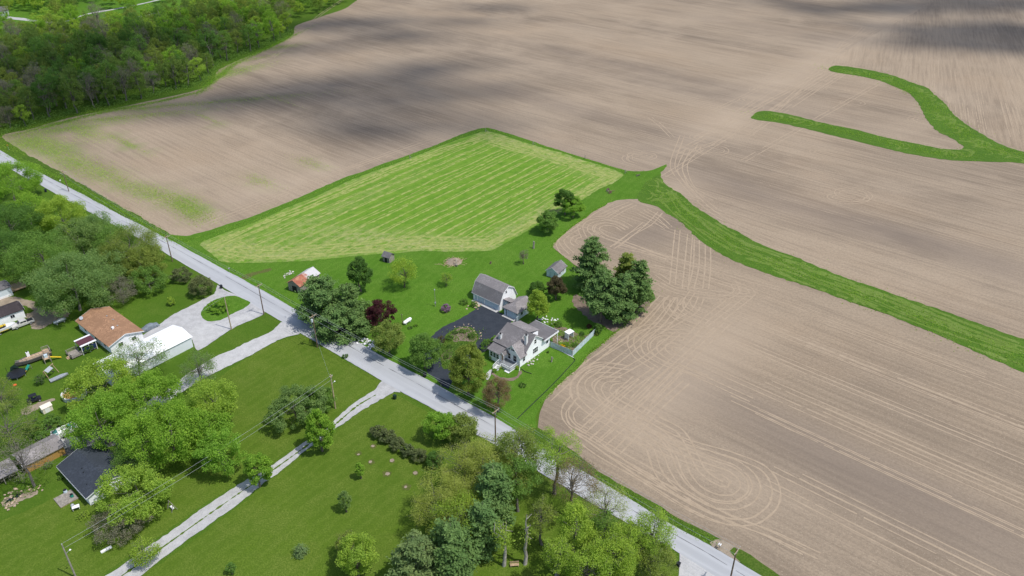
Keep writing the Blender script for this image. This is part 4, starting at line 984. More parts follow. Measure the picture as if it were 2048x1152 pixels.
def make_tree(kind, h, r, cb=.25, leaf=.42, dens=1.0, mat=None, bark=None, shape='round', nleaf=None):
    """returns (trunk mesh, crown mesh), standing at the origin"""
    bark = bark or BARK; mat = mat or LM['green']
    tubes, clumps, crad = [], [], []
    z0 = cb * h
    if kind == 'pine':
        tr_r = .02 * h + .04
        lean = TR.normal(size=2) * .02 * h
        top = Vector((lean[0], lean[1], h))
        tubes.append((crooked((0, 0, -.1), top, 5, .012), [tr_r, tr_r*.85, tr_r*.7, tr_r*.5, tr_r*.3, .04], 6))
        nw = int(9 + h * .45)
        for w in range(nw):
            f = (w + TR.uniform(0, .6)) / nw
            z = z0 + (h - z0) * f * .97
            prof = (1 - f) ** .5 * (.8 + .2 * min(1, f * 3 + .1)) + .04
            for q in range(int(TR.integers(5, 8))):
                a = TR.uniform(0, 2*math.pi); L = r * prof * TR.uniform(.6, 1.12) + .25
                end = Vector((math.cos(a)*L + top.x*f, math.sin(a)*L + top.y*f, z + L * TR.uniform(-.02, .26)))
                st = Vector((top.x*f, top.y*f, z - .1))
                tubes.append(([st, st.lerp(end, .5) + Vector((0, 0, -.04*L)), end], [.035 + L*.012, .03 + L*.006, .015], 4))
                for k in np.linspace(.42, 1.0, max(2, int(L / .75))):
                    p = st.lerp(end, k) + Vector(TR.normal(size=3) * (.12, .12, .05)) * (L * .6)
                    clumps.append(p); crad.append(.45 + .13 * L * (1.15 - .4*k))
        C = np.array([tuple(c) for c in clumps]); Rr = np.array(crad)
        leaf *= .85
        n = int((nleaf or 7500) * dens * 1.5)
        idx = TR.integers(0, len(C), n)
        d = TR.normal(size=(n, 3)) * (.62, .62, .26)
        P = C[idx] + d * Rr[idx][:, None]
        out = P.copy(); out[:, 2] = .8; out /= np.linalg.norm(out, axis=1, keepdims=True) + 1e-6
        V = leaf_quads(P, leaf, up=1.1, asp=1.5, nb=out * .4)
        return wood_mesh('trunk', tubes, bark), quads_mesh('crown', V, mat)
    # broadleaf shapes
    a_ = (h - z0) / 2; zc = z0 + a_
    nc = int({'round': 66, 'cone': 80, 'column': 100, 'vase': 60, 'sparse': 70, 'shrub': 64}.get(shape, 70) * (1 + max(0, r - 4) * .1))
    lob = unit(7); lobk = TR.uniform(-.22, .25, 7)
    D = unit(nc * 3); D = D[D[:, 2] > -.75][:nc]
    rf = TR.uniform(.3, 1.0, len(D)) ** .42
    if shape == 'shrub': lobk = lobk * .3; rf = np.maximum(rf, .72)
    lump = 1 + (np.maximum(0, D @ lob.T) ** 3 @ lobk)
    C = D * (rf * lump)[:, None]
    hz = (C[:, 2] + 1) / 2
    if shape == 'cone': wf = np.clip(1.15 - hz, .12, 1) * 1.05
    elif shape == 'vase': wf = np.clip(.45 + hz * .75, .3, 1.15)
    elif shape == 'column': wf = np.clip(1.2 - abs(hz - .42) * 1.1, .3, 1)
    else: wf = np.ones(len(C))
    C = np.stack([C[:, 0]*r*.9*wf, C[:, 1]*r*.9*wf, zc + C[:, 2]*a_*.9], 1)
    Rr = (min(r, a_ * 1.2)) * TR.uniform(.13, .29, len(C)) * (1.15 if shape == 'sparse' else 1.0)
    fork = Vector((TR.normal() * .03 * h, TR.normal() * .03 * h, z0 + (h - z0) * .22))
    rt = .016 * h + .05
    if shape != 'shrub':
        tubes.append((crooked((0, 0, -.1), fork, 3, .03), [rt*1.35, rt, rt*.92, rt*.85], 7))
        tubes.append((crooked(fork, (fork.x, fork.y, z0 + (h - z0)*.85), 3, .05), [rt*.8, rt*.55, rt*.3, .03], 6))
    nb = min(len(C), 34 if shape in ('sparse', 'vase') else 14)
    for i in TR.permutation(len(C))[:nb]:
        e = Vector(C[i]); zs = min(e.z - .1*h, fork.z + TR.uniform(0, .35) * (h - fork.z)) if shape != 'shrub' else 0
        st = Vector((fork.x, fork.y, max(zs, .5*z0))) if shape != 'shrub' else Vector((0, 0, 0))
        rb = max(.025, rt * TR.uniform(.2, .36))
        tubes.append((crooked(st, e, 3, .07), [rb, rb*.7, rb*.45, .018], 4))
        if shape == 'sparse':
            for q in range(4):
                e2 = e + Vector(unit(1)[0]) * Rr[i] * 1.3; tubes.append(([e, e.lerp(e2, .5) + Vector(TR.normal(size=3))*.1, e2], [.024, .018, .01], 3))
    leaf *= .8
    n = int((nleaf or 5200) * dens * (2.3 if shape == 'sparse' else 1.75) * (min(2.2, max(1.0, (r / 6.0) ** 1.3)) if r > 6 else 1.0))
    w = Rr ** 2; idx = TR.choice(len(C), n, p=w / w.sum())
    d = unit(n) * (TR.uniform(0, 1, n) ** .42)[:, None] * (1, 1, .8)
    P = C[idx] + d * Rr[idx][:, None]
    P[:, 2] = np.maximum(P[:, 2], .06)
    V = leaf_quads(P, leaf, up=.65, nb=d * .6)
    return wood_mesh('trunk', tubes, bark), quads_mesh('crown', V, mat)
def plant(name, label, cat, px, py, wpx, h, kind='leaf', cb=.25, group=None, ground=False, **kw):
    """(px, py) = middle of the crown in the photograph, at the height the crown has above the ground"""
    zc = 0 if ground else h * (cb + 1) / 2
    p = at(px, py, zc); p.z = 0
    dist = math.sqrt(p.x**2 + p.y**2 + (CAMH - zc)**2)
    r = wpx * dist / FPX / 2
    tm, cm_ = make_tree(kind, h, r, cb, **kw)
    e = empty(name, p, 0, label, cat, group)
    if kw.get('shape') == 'shrub': link('stems', tm, e); link('foliage', cm_, e)
    else: link('trunk', tm, e); link('crown', cm_, e)
    return e
L_ = LM
# homestead trees
plant('pine_tree', 'tall pine overhanging the rusty roofed shed', 'tree', 640, 595, 96, 15.5, 'pine', .1, mat=L_['pine'], leaf=.5, nleaf=11000)
plant('pine_tree', 'pine between the roadside pine and the burgundy tree', 'tree', 694, 608, 74, 14, 'pine', .1, mat=L_['pine'], leaf=.5, nleaf=9500)
plant('pine_tree', 'lowest pine of the cluster along the road edge', 'tree', 672, 644, 84, 10, 'pine', .06, mat=L_['pine'], leaf=.5, nleaf=8500)
plant('pine_tree', 'small pine touching the burgundy tree', 'tree', 712, 645, 51, 8.5, 'pine', .05, mat=L_['pine'], leaf=.45, nleaf=4500)
plant('columnar_tree', 'dense upright dark green tree behind the pine cluster', 'tree', 718, 545, 48, 12.5, cb=.06, shape='column', mat=L_['dark'], leaf=.42, nleaf=7500, dens=1)
plant('burgundy_tree', 'rounded burgundy leaved tree beside the pines', 'tree', 762, 625, 60, 9, cb=.12, mat=L_['burg'], leaf=.38, nleaf=6500)
plant('oval_tree', 'olive green rounded tree beside the road below the burgundy tree', 'tree', 776, 674, 76, 9.5, cb=.08, mat=L_['olive'], leaf=.4, nleaf=7500)
plant('maple_tree', 'deep green tree beside the asphalt driveway mouth', 'tree', 848, 697, 72, 11.5, cb=.1, shape='column', mat=L_['green'], leaf=.4, nleaf=8500)
plant('golden_tree', 'golden green conical tree in front of the white farmhouse', 'tree', 935, 738, 80, 15, cb=.03, shape='column', mat=L_['gold'], leaf=.42, nleaf=11000)
plant('budding_tree', 'thin reddish brown budding tree below the farmhouse front deck', 'tree', 995, 786, 60, 10, cb=.15, shape='sparse', mat=L_['rust'], leaf=.24, nleaf=5200, bark=BARK_G)
plant('willow_tree', 'pale wispy green young tree behind the propane tank lawn', 'tree', 806, 543, 74, 10, cb=.1, shape='vase', mat=L_['lime'], leaf=.32, nleaf=3600)
plant('young_tree', 'little pale green tree left of the gambrel garage lawn', 'tree', 892, 556, 26, 4.6, cb=.25, shape='sparse', mat=L_['lime'], leaf=.26, nleaf=700)
plant('young_tree', 'spindly young tree between brush pile and garden shed', 'tree', 1047, 511, 22, 5.2, cb=.2, shape='sparse', mat=L_['grey'], leaf=.22, nleaf=420)
plant('round_tree', 'round dark green tree nearest along the hay meadow edge', 'tree', 1095, 443, 50, 8, cb=.06, mat=L_['green'], leaf=.45, nleaf=6500)
plant('round_tree', 'dark bluish tree at the top of the meadow edge trio', 'tree', 1131, 402, 48, 10, cb=.06, mat=L_['dark'], leaf=.45, nleaf=5200)
plant('round_tree', 'fresh green tree on the field side of the meadow edge trio', 'tree', 1147, 413, 46, 8, cb=.06, mat=L_['bright'], leaf=.45, nleaf=4800)
plant('pine_tree', 'tall pine behind the pale blue garden shed', 'tree', 1187, 522, 79, 17, 'pine', .1, mat=L_['pine'], leaf=.55, nleaf=10000)
plant('pine_tree', 'broad pine with a bare lower trunk right of the lawn', 'tree', 1205, 580, 79, 16, 'pine', .3, mat=L_['pine'], leaf=.55, nleaf=9500)
plant('pine_tree', 'pine at the outer corner of the planted field', 'tree', 1277, 570, 60, 17, 'pine', .08, mat=L_['pine'], leaf=.55, nleaf=9000)
plant('pine_tree', 'pine in the middle of the field corner cluster', 'tree', 1245, 590, 68, 15, 'pine', .1, mat=L_['pine'], leaf=.55, nleaf=9500)
plant('pine_tree', 'olive tinted pine at the back of the field corner cluster', 'tree', 1250, 548, 51, 16, 'pine', .1, mat=L_['olive'], leaf=.5, nleaf=6000)
plant('bronze_tree', 'dense bronze leaved tree in front of the garden shed', 'tree', 1113, 574, 46, 8, cb=.1, mat=L_['brown'], leaf=.38, nleaf=5200)
plant('leafy_tree', 'bright green upright tree behind the workshop annex', 'tree', 1074, 610, 52, 10.5, cb=.1, shape='column', mat=L_['lime'], leaf=.4, nleaf=5600)
plant('dark_bush', 'dark green bush behind the bright tree and annex', 'shrub', 1075, 576, 40, 4, cb=.02, shape='shrub', mat=L_['dark'], leaf=.35, nleaf=2600)
plant('purple_shrub', 'round purple flowering shrub on the lawn left of the asphalt', 'shrub', 892, 616, 22, 2.2, cb=.02, shape='shrub', mat=L_['purple'], leaf=.26, nleaf=1500)
plant('fence_shrub', 'dark green shrub at the far end of the blue grey fence', 'shrub', 1196, 657, 20, 3.4, cb=.02, shape='shrub', mat=L_['dark'], leaf=.32, nleaf=1700)
for (x, y, w, h, m, lab) in ((948, 607, 14, 2.2, 'dark', 'dark shrub at the left corner of the gambrel garage'), (928, 603, 20, 1.5, 'green', 'low shrub on the lawn left of the garage corner'),
        (976, 690, 34, 2.8, 'green', 'feathery green shrub beside the farmhouse porch room'), (992, 679, 22, 2.6, 'bright', 'light green shrub against the farmhouse left chimney'),
        (982, 714, 9, 1.1, 'lime', 'yellow green clump left of the front stairs'), (999, 735, 9, 1.0, 'lime', 'clipped ball shrub beside the front stairs'), (989, 741, 11, 1.0, 'bright', 'clipped ball shrub at the foot of the front stairs'),
        (1034, 735, 8, 1.0, 'lime', 'clipped ball shrub at the right end of the front deck'), (1118, 648, 18, 1.5, 'green', 'garden shrub behind the farmhouse rear roof'), (1106, 646, 16, 1.3, 'bright', 'pale garden shrub next to the stone patio'),
        (1164, 667, 12, 1.2, 'dark', 'dark shrub inside the blue fence'), (1150, 690, 16, 1.0, 'green', 'low green clump near the fence inside the garden'), (1132, 688, 14, .9, 'bright', 'leafy clump under the white arbor'),
        (1124, 694, 16, 1.3, 'flower', 'bright yellow flowering bush behind the short fence'), (1178, 652, 12, 1.3, 'burg', 'reddish shrub near the fence end'), (1138, 700, 10, .9, 'lime', 'lime green clump beside the yellow bush'),
        (1096, 704, 5, .7, 'dark', 'small dark clump at the farmhouse rear corner'), (910, 665, 14, .9, 'dark', 'dark clump at the top of the driveway island'), (944, 670, 20, 1.3, 'green', 'leafy clump at the right of the driveway island'),
        (900, 675, 18, 1.1, 'green', 'spreading clump on the left of the driveway island'), (925, 662, 14, 1.0, 'green', 'clump on the upper driveway island'), (900, 692, 14, 1.0, 'green', 'clump at the left end of the driveway island'),
        (893, 712, 16, 1.1, 'green', 'clump at the lower tip of the driveway island'), (882, 680, 18, 3.2, 'brown', 'bare brownish bush at the driveway curve'), (1045, 770, 18, .8, 'dark', 'dark perennial patch on the farmhouse front lawn'),
        (832, 650, 12, .8, 'bright', 'leafy perennials near the white propane tank'), (820, 655, 12, .7, 'green', 'perennials left of the tank bed'), (1192, 668, 10, .9, 'olive', 'small olive clump at the fence base')):
    plant('shrub', lab, 'shrub', x, y, w, h, cb=.01, shape='shrub', mat=L_[m], leaf=.22, nleaf=max(260, int(w * w * 2.2)))
# west of the road
plant('spruce_shrub', 'dark rounded evergreen bush, left of the pair by the gravel drive', 'shrub', 361, 550, 40, 4.6, cb=.0, shape='shrub', mat=L_['juniper'], leaf=.3, nleaf=4200)
plant('spruce_shrub', 'large dark rounded evergreen bush beside the gravel drive mouth', 'shrub', 402, 572, 50, 6, cb=.0, shape='shrub', mat=L_['juniper'], leaf=.3, nleaf=5600)
plant('sapling', 'small lime green bush on the lawn above the covered car', 'shrub', 342, 602, 15, 2.6, cb=.05, shape='shrub', mat=L_['lime'], leaf=.28, nleaf=700)
plant('lilac_bush', 'spreading green bush on the driveway island', 'shrub', 437, 612, 42, 3.2, cb=.02, shape='shrub', mat=L_['bright'], leaf=.32, nleaf=2600)
plant('lime_bush', 'lime green bush beside the tan roofed house', 'shrub', 236, 634, 20, 1.6, cb=.0, shape='shrub', mat=L_['lime'], leaf=.26, nleaf=800)
plant('porch_shrub', 'round dark green shrub against the awning porch', 'shrub', 172, 694, 26, 2.6, cb=.0, shape='shrub', mat=L_['dark'], leaf=.28, nleaf=1700)
plant('crabapple_tree', 'wide silvery green tree in the middle lawn by the pole', 'tree', 592, 812, 108, 8.5, cb=.08, mat=L_['silver'], leaf=.38, nleaf=9500)
plant('lilac_bush', 'greyish lilac bush beside the pole in the middle lawn', 'shrub', 638, 800, 62, 6.5, cb=.02, shape='shrub', mat=L_['green'], leaf=.34, nleaf=4800)
plant('maple_tree', 'bright green tree overhanging the two track drive near the road', 'tree', 638, 860, 60, 11, cb=.12, shape='column', mat=L_['bright'], leaf=.38, nleaf=7000)
plant('maple_tree', 'bright green tree overhanging the lower two track drive', 'tree', 511, 934, 54, 10, cb=.12, shape='column', mat=L_['bright'], leaf=.38, nleaf=6000)
plant('round_tree', 'deep green round tree beside the road at the lawn corner', 'tree', 884, 853, 72, 7.5, cb=.05, mat=L_['bright'], leaf=.38, nleaf=6000)
plant('round_tree', 'olive green round tree leaning over the road edge', 'tree', 920, 858, 74, 7.5, cb=.05, mat=L_['olive'], leaf=.38, nleaf=6000)
for i, (x, y, w) in enumerate(((757, 862, 34), (776, 872, 36), (795, 888, 32), (815, 900, 27), (838, 910, 33))):
    plant('yew_bush', ['first dark evergreen bush of the row, farthest up the lawn', 'second dark evergreen bush of the lawn row', 'middle dark evergreen bush of the lawn row', 'fourth and smallest dark evergreen bush of the lawn row', 'last dark evergreen bush of the row, next to the trees'][i], 'shrub', x, y, w, 3.0, cb=.0, group='row of dark bushes on the lawn', shape='shrub', mat=L_['juniper'], leaf=.26, nleaf=2600)
plant('holly_bush', 'larger green bush at the lower end of the evergreen row', 'shrub', 870, 918, 38, 4, cb=.0, shape='shrub', mat=L_['dark'], leaf=.3, nleaf=2600)
plant('young_tree', 'slim green sapling on the lawn below the evergreen row', 'tree', 720, 938, 20, 5, cb=.12, shape='column', mat=L_['bright'], leaf=.28, nleaf=1300)
plant('young_tree', 'slim bluish green sapling lower on the open lawn', 'tree', 690, 1000, 26, 6, cb=.12, shape='column', mat=L_['silver'], leaf=.28, nleaf=1500)
plant('young_spruce', 'tiny blue spruce on the open lawn', 'tree', 600, 1101, 17, 2.2, 'pine', .02, mat=L_['bluepine'], leaf=.22, nleaf=900)
plant('young_tree', 'tiny sapling at the bottom edge beside the two track drive', 'tree', 462, 1136, 18, 3, cb=.1, shape='column', mat=L_['green'], leaf=.26, nleaf=700)
plant('young_tree', 'wispy tree on the lawn above the lime tree', 'tree', 692, 1084, 44, 6.5, cb=.1, shape='sparse', mat=L_['olive'], leaf=.26, nleaf=1500)
plant('lime_tree', 'feathery lime green tree at the bottom of the lawn', 'tree', 712, 1112, 88, 10, cb=.05, shape='vase', mat=L_['lime'], leaf=.34, nleaf=6500)
# the grove at the bottom
grove = [
    ('pine_tree', 'blue green pine at the bottom of the grove', 832, 1118, 96, 13, 'pine', .1, 'bluepine', 'x', 8500, .5), ('pine_tree', 'dark pine in the bottom grove beside the blue green pine', 905, 1092, 92, 14, 'pine', .1, 'pine', 'x', 8000, .5),
    ('pine_tree', 'dark pine in the heart of the grove', 985, 985, 86, 17, 'pine', .1, 'pine', 'x', 8500, .5), ('pine_tree', 'slim dark pine low in the grove near the bare trunks', 965, 1050, 66, 14, 'pine', .1, 'pine', 'x', 5000, .5),
    ('budding_tree', 'thin yellow budding tree at the left of the grove', 885, 1000, 150, 12, 'leaf', .2, 'yellow', 'sparse', 7000, .26), ('budding_tree', 'yellow green thin tree above the grove pines', 975, 935, 130, 13, 'leaf', .2, 'yellow', 'sparse', 7500, .26),
    ('budding_tree', 'pinkish budding tree at the grove top left', 925, 925, 100, 12, 'leaf', .2, 'yellow', 'sparse', 3600, .22), ('leafy_tree', 'lime leaved tree in the grove beside the pine', 920, 1035, 120, 13, 'leaf', .15, 'lime', 'sparse', 6500, .28),
    ('leafy_tree', 'tall green tree near the road at the grove top', 1035, 905, 105, 16, 'leaf', .25, 'olive', 'sparse', 6500, .32), ('leafy_tree', 'green tree at the grove beside the utility pole', 1036, 955, 95, 15, 'leaf', .25, 'green', 'round', 4600, .34),
    ('budding_tree', 'sparse tree overhanging the road by the pole', 1112, 905, 90, 17, 'leaf', .35, 'lime', 'sparse', 4200, .26), ('budding_tree', 'orange budding tree overhanging the road', 1150, 960, 110, 15, 'leaf', .35, 'rust', 'sparse', 3200, .22),
    ('budding_tree', 'thin bare crowned tree above the road', 1215, 1010, 100, 13, 'leaf', .3, 'yellow', 'sparse', 2000, .22), ('leafy_tree', 'bright lime tree in the lower right grove', 1150, 1050, 86, 16, 'leaf', .3, 'lime', 'column', 4600, .34),
    ('leafy_tree', 'lime tree at the bottom right of the grove', 1228, 1108, 100, 14, 'leaf', .25, 'lime', 'sparse', 5600, .3), ('leafy_tree', 'lime tree at the bottom edge of the grove', 1178, 1140, 96, 13, 'leaf', .25, 'lime', 'sparse', 5200, .3),
    ('budding_tree', 'airy lime tree leaning over the road, rightmost of the grove', 1305, 1065, 90, 15, 'leaf', .25, 'lime', 'sparse', 3800, .26), ('leafy_tree', 'lime tree beside the side road at the bottom', 1306, 1118, 84, 10, 'leaf', .15, 'olive', 'sparse', 4200, .28),
    ('leafy_tree', 'dark leaved tree half hidden at the right of the grove', 1205, 1060, 56, 12, 'leaf', .2, 'green', 'sparse', 2600, .3), ('leafy_tree', 'small green tree between the bare trunks', 1085, 1030, 66, 12, 'leaf', .35, 'olive', 'sparse', 2200, .28),
    ('leafy_tree', 'bright small tree at the grove bottom near the bench', 1115, 1110, 60, 14, 'leaf', .4, 'lime', 'sparse', 2600, .28), ('leafy_tree', 'lime crowned tree beyond the right end of the grove', 1262, 1085, 70, 13, 'leaf', .3, 'lime', 'sparse', 3000, .28)]
for (nm, lab, x, y, w, h, kd, cb, m, shp, nl, lf) in grove:
    plant(nm, lab, 'tree', x, y, w, h, kd, cb, mat=L_[m], nleaf=nl, leaf=lf, bark=BARK_G, **({} if kd == 'pine' else {'shape': shp}))
def snag(label, px, py, h, leaves=350):
    p = at(px, py); tubes = [(crooked((0, 0, -.1), (0.2, .1, h * .45), 3, .03), [.42, .34, .3, .26], 7)]
    ends = []
    for k in range(4):
        e = Vector((TR.normal() * .9, TR.normal() * .9, h * TR.uniform(.75, 1))); ends.append(e)
        tubes.append((crooked((.2, .1, h * .42), e, 3, .04), [.22, .17, .12, .06], 6))
        for q in range(2):
            s_ = Vector((.2, .1, h*.42)).lerp(e, TR.uniform(.4, .9)); tubes.append(([s_, s_ + Vector(unit(1)[0]) * 1.3], [.06, .03], 4))
    e_ = empty('pollarded_tree', p, 0, label, 'tree')
    link('trunk', wood_mesh('trunk', tubes, BARK_P), e_)
    C = np.array([tuple(Vector((.2, .1, h * .42)).lerp(ends[i % 4], TR.uniform(.1, .7))) for i in range(9)])
    P = C[TR.integers(0, 9, leaves)] + TR.normal(size=(leaves, 3)) * .75
    link('crown', quads_mesh('crown', leaf_quads(P, .34), LM['lime']), e_)
snag('pale bare trunk with leafy sprouts left of the garden bench', 1008, 1131, 13, 900)
snag('pale bare forked trunk right of the garden bench', 1050, 1128, 14, 160)
snag('short pale stub trunk with sprouts at the bottom edge', 1113, 1150, 9, 260)
# the trees round the neighbours' houses
west = [
    ('big tree at the left edge beside the road bend', 16, 362, 112, 15, .08, 'bright', 'round', 8500), ('dark tree behind the bright maple at the left', 22, 446, 104, 16, .1, 'dark', 'round', 7500), ('bright green maple nearest the road bend', 124, 432, 90, 13, .08, 'lime', 'round', 8000),
    ('lime maple left of the bright maple', 52, 418, 80, 11, .08, 'bright', 'round', 4200), ('pale tree beside the road left of the utility pole', 190, 456, 66, 12, .12, 'silver', 'round', 4800), ('dusty green tree above the tan roofed house', 158, 474, 92, 13, .1, 'silver', 'round', 6200),
    ('bronze green tree close to the road by the pole', 262, 492, 112, 14, .1, 'olive', 'sparse', 9000), ('green tree with bronze tips beside the road', 228, 484, 80, 13, .1, 'green', 'round', 5200), ('silvery poplar above the tan roofed house', 140, 560, 140, 18, .12, 'silver', 'round', 9500), ('dark tree left of the silvery poplar', 78, 512, 124, 18, .12, 'green', 'round', 8500),
    ('silvery tree between poplar and the lawn', 196, 540, 100, 13, .1, 'silver', 'round', 5600), ('yellow green tree at the lawn edge by the dark bushes', 284, 524, 90, 10, .08, 'olive', 'round', 6200), ('bright tree low against the lawn beyond the tan roof', 296, 556, 70, 8, .06, 'green', 'round', 4200),
    ('grey brown thicket tree above the tan roof', 240, 580, 60, 8, .05, 'grey', 'sparse', 2600), ('dark tree at the left edge above the blue trailer', 10, 500, 90, 14, .1, 'dark', 'round', 4800), ('green tree beside the pickup', 110, 592, 80, 9, .1, 'green', 'round', 4200),
    ('thin tree in front of the white metal barn', 268, 716, 110, 11, .25, 'silver', 'sparse', 2800), ('lime tree left of the white barn', 200, 768, 130, 12, .08, 'lime', 'round', 7500), ('lime tree below the white barn end', 290, 800, 140, 13, .1, 'bright', 'round', 8500), ('small silvery tree over the white gravel drive', 398, 738, 70, 10, .12, 'silver', 'sparse', 2600),
    ('bright lime tree right of the leafy mass', 425, 800, 100, 13, .1, 'lime', 'round', 7000), ('green tree hanging over the pontoon boat', 205, 840, 130, 13, .1, 'bright', 'round', 7500), ('big olive green tree in the middle of the leafy mass', 330, 862, 150, 15, .1, 'bright', 'round', 11000), ('bright green tree on the lower right of the leafy mass', 440, 900, 90, 11, .08, 'bright', 'round', 6200),
    ('grey green twiggy tree above the charcoal roof', 280, 905, 90, 11, .1, 'green', 'sparse', 4200), ('green tree at the right of the leafy mass by the lawn', 420, 862, 90, 12, .1, 'bright', 'round', 5600), ('yellow green tree at the corner of the charcoal roofed house', 268, 985, 130, 11, .1, 'lime', 'round', 7500), ('grey twiggy bush mass below the charcoal roofed house', 240, 1042, 110, 6, .02, 'grey', 'sparse', 4800),
    ('small tree hiding the lower end of the two track drive', 287, 1105, 56, 5.5, .1, 'lime', 'sparse', 1800), ('bare grey tree in front of the orange sided garage', 45, 915, 100, 13, .3, 'grey', 'sparse', 900), ('thin green tree at the left edge above the orange garage', 12, 850, 90, 12, .15, 'olive', 'sparse', 3200), ('low green hedge tree above the pontoon boat', 92, 852, 66, 3.6, .02, 'green', 'round', 2600),
    ('small young tree beside the trampoline', 80, 758, 18, 3.0, .05, 'dark', 'sparse', 420), ('tree at the left edge behind the trampoline', 0, 790, 70, 8, .1, 'olive', 'sparse', 2200)]
for (lab, x, y, w, h, cb, m, shp, nl) in west:
    plant('yard_tree', lab, 'tree', x, y, w, h, cb=cb, mat=L_[m], shape=shp, nleaf=nl, leaf=.4 if shp == 'round' else .26, bark=BARK_G, group='trees around the houses left of the road')
for (x, y, w, h, m, lab) in ((30, 985, 10, .6, 'green', 'green clump beside the stone pond'), (65, 976, 22, .8, 'bright', 'flower clump at the foot of the bare tree'), (96, 930, 16, 1.2, 'green', 'shrub against the orange garage wall'), (120, 955, 10, .9, 'green', 'shrub beside the charcoal roofed house wall'),
        (165, 1030, 26, .9, 'lime', 'low leafy bed beside the small timber deck'), (100, 700, 6, .9, 'dark', 'small dark shrub near the deck steps'), (28, 612, 30, .6, 'green', 'weedy clump beside the blue trailer'), (255, 905, 20, .8, 'burg', 'reddish mulch plant beside the charcoal roof'), (690, 712, 14, .9, 'dark', 'low juniper on the lawn below the pole')):
    plant('shrub', lab, 'shrub', x, y, w, h, cb=.0, shape='shrub', mat=L_[m], leaf=.22, nleaf=500)

# ------------------------------------------------------------------ the wood at the top left
WP = [(-140, 340), (-40, 292), (0, 268), (60, 252), (130, 232), (220, 212), (310, 192), (385, 175), (415, 160), (428, 138), (470, 116), (520, 96), (560, 80), (582, 64), (584, 40), (640, 27), (688, 12), (715, -8), (730, -60), (300, -64), (-160, -60)]
wpoly = np.array([(p.x, p.y) for p in (at(*q) for q in WP)])
clear = [np.array([(p.x, p.y) for p in (at(*q) for q in c)]) for c in ([(-160, 92), (40, 88), (110, 66), (120, 40), (60, 25), (-160, 10)], [(150, 72), (330, 40), (430, 18), (520, -10), (460, -26), (300, -8), (150, 12)], [(150, 2), (300, -18), (280, -50), (120, -40)], [(262, 50), (300, 44), (290, 32), (260, 36)])]
protos = []
for i, (h, r, cb, m, shp, nl, lf) in enumerate(((17, 5.2, .1, 'woods', 'round', 2600, .55), (19, 5.6, .12, 'green', 'round', 2600, .55), (16, 4.8, .08, 'olive', 'round', 2200, .52), (15, 5.2, .05, 'grey', 'sparse', 1700, .34), (18, 5.4, .1, 'grey', 'sparse', 1400, .32),
        (15, 5.4, .15, 'bright', 'round', 2600, .55), (14, 4.8, .12, 'lime', 'round', 2300, .52), (19, 5.4, .1, 'dark', 'round', 2600, .55), (17, 5.0, .1, 'woods', 'column', 2300, .55), (15, 4.6, .1, 'gold', 'sparse', 1500, .4))):
    protos.append((h, r, m, shp, make_tree('leaf', h, r, cb, leaf=lf, mat=LM[m], shape=shp, nleaf=nl, bark=BARK_G)))
wr = np.random.default_rng(5)
pts = []
lo, hi = wpoly.min(0), wpoly.max(0)
cand = wr.uniform(lo, hi, (26000, 2)); cand = cand[inside(wpoly, cand)]
for c in clear: cand = cand[~inside(c, cand) | (wr.random(len(cand)) < .012)]
# keep to the view: a little past the frame
u = (cand[:, 0] / np.maximum(1, (cand[:, 1] * CT + CAMH * ST))) * FPX + 1024
cand = cand[u > -70]
order = np.argsort(cand[:, 1] + wr.uniform(0, 40, len(cand)))
grid = {}
for p in cand[order]:
    dmin = 5.2 + max(0, (p[1] - 260) / 300) * 3.0
    k = (int(p[0] // 6), int(p[1] // 6)); ok = True
    for i in range(-2, 3):
        for j in range(-2, 3):
            for q in grid.get((k[0] + i, k[1] + j), ()):
                if (q[0] - p[0])**2 + (q[1] - p[1])**2 < dmin * dmin: ok = False
    if ok: grid.setdefault(k, []).append(p); pts.append(p)
pts = np.array(pts); pts = pts[np.argsort(pts[:, 1])]
WL = {'woods': 'leafy mid green tree', 'green': 'dark leafy tree', 'olive': 'olive green tree', 'grey': 'grey twiggy budding tree', 'bright': 'bright green tree', 'lime': 'lime green tree', 'dark': 'very dark green tree', 'gold': 'golden budding tree'}
rest = []
for i, p in enumerate(pts):
    pxx = p[0] / (p[1] * CT + CAMH * ST) * FPX + 1024
    front = p[1] < 400 and pxx < 330
    back = p[1] > 470
    wts = np.array([2, 1.5, 2, 3.5, 3.0, .4, .3, 1.2, 1.0, .9]) if front else (np.array([2, .6, 1, .8, .5, 3, 3, .3, 1, 1.2]) if back else np.array([3, 2.2, 1.6, .9, .5, 1.4, .8, 1.2, 2.5, .5]))
    k = wr.choice(10, p=wts / wts.sum()); s_ = wr.uniform(.72, 1.12); h, r, m, shp, (tm, cm_) = protos[k]
    if i < 300:
        zone = ('front ' if p[1] < 330 else 'middle ' if p[1] < 400 else 'back ') + ('left' if pxx < 130 else 'centre left' if pxx < 260 else 'centre right' if pxx < 400 else 'right')
        e = empty('woodland_tree', (p[0], p[1], 0), 0, WL[m] + (' with narrow crown' if shp == 'column' else '') + ' in the ' + zone + ' of the wood', 'tree', 'trees of the wood, ' + zone + ' ' + (m if shp != 'column' else 'narrow ' + m))
        e.scale = (s_, s_, s_ * wr.uniform(.9, 1.1)); e.rotation_euler.z = wr.uniform(0, 6.28)
        link('trunk', tm, e); link('crown', cm_, e)
    else: rest.append((p, k, s_))
print('wood trees', len(pts), 'beyond 300:', len(rest))
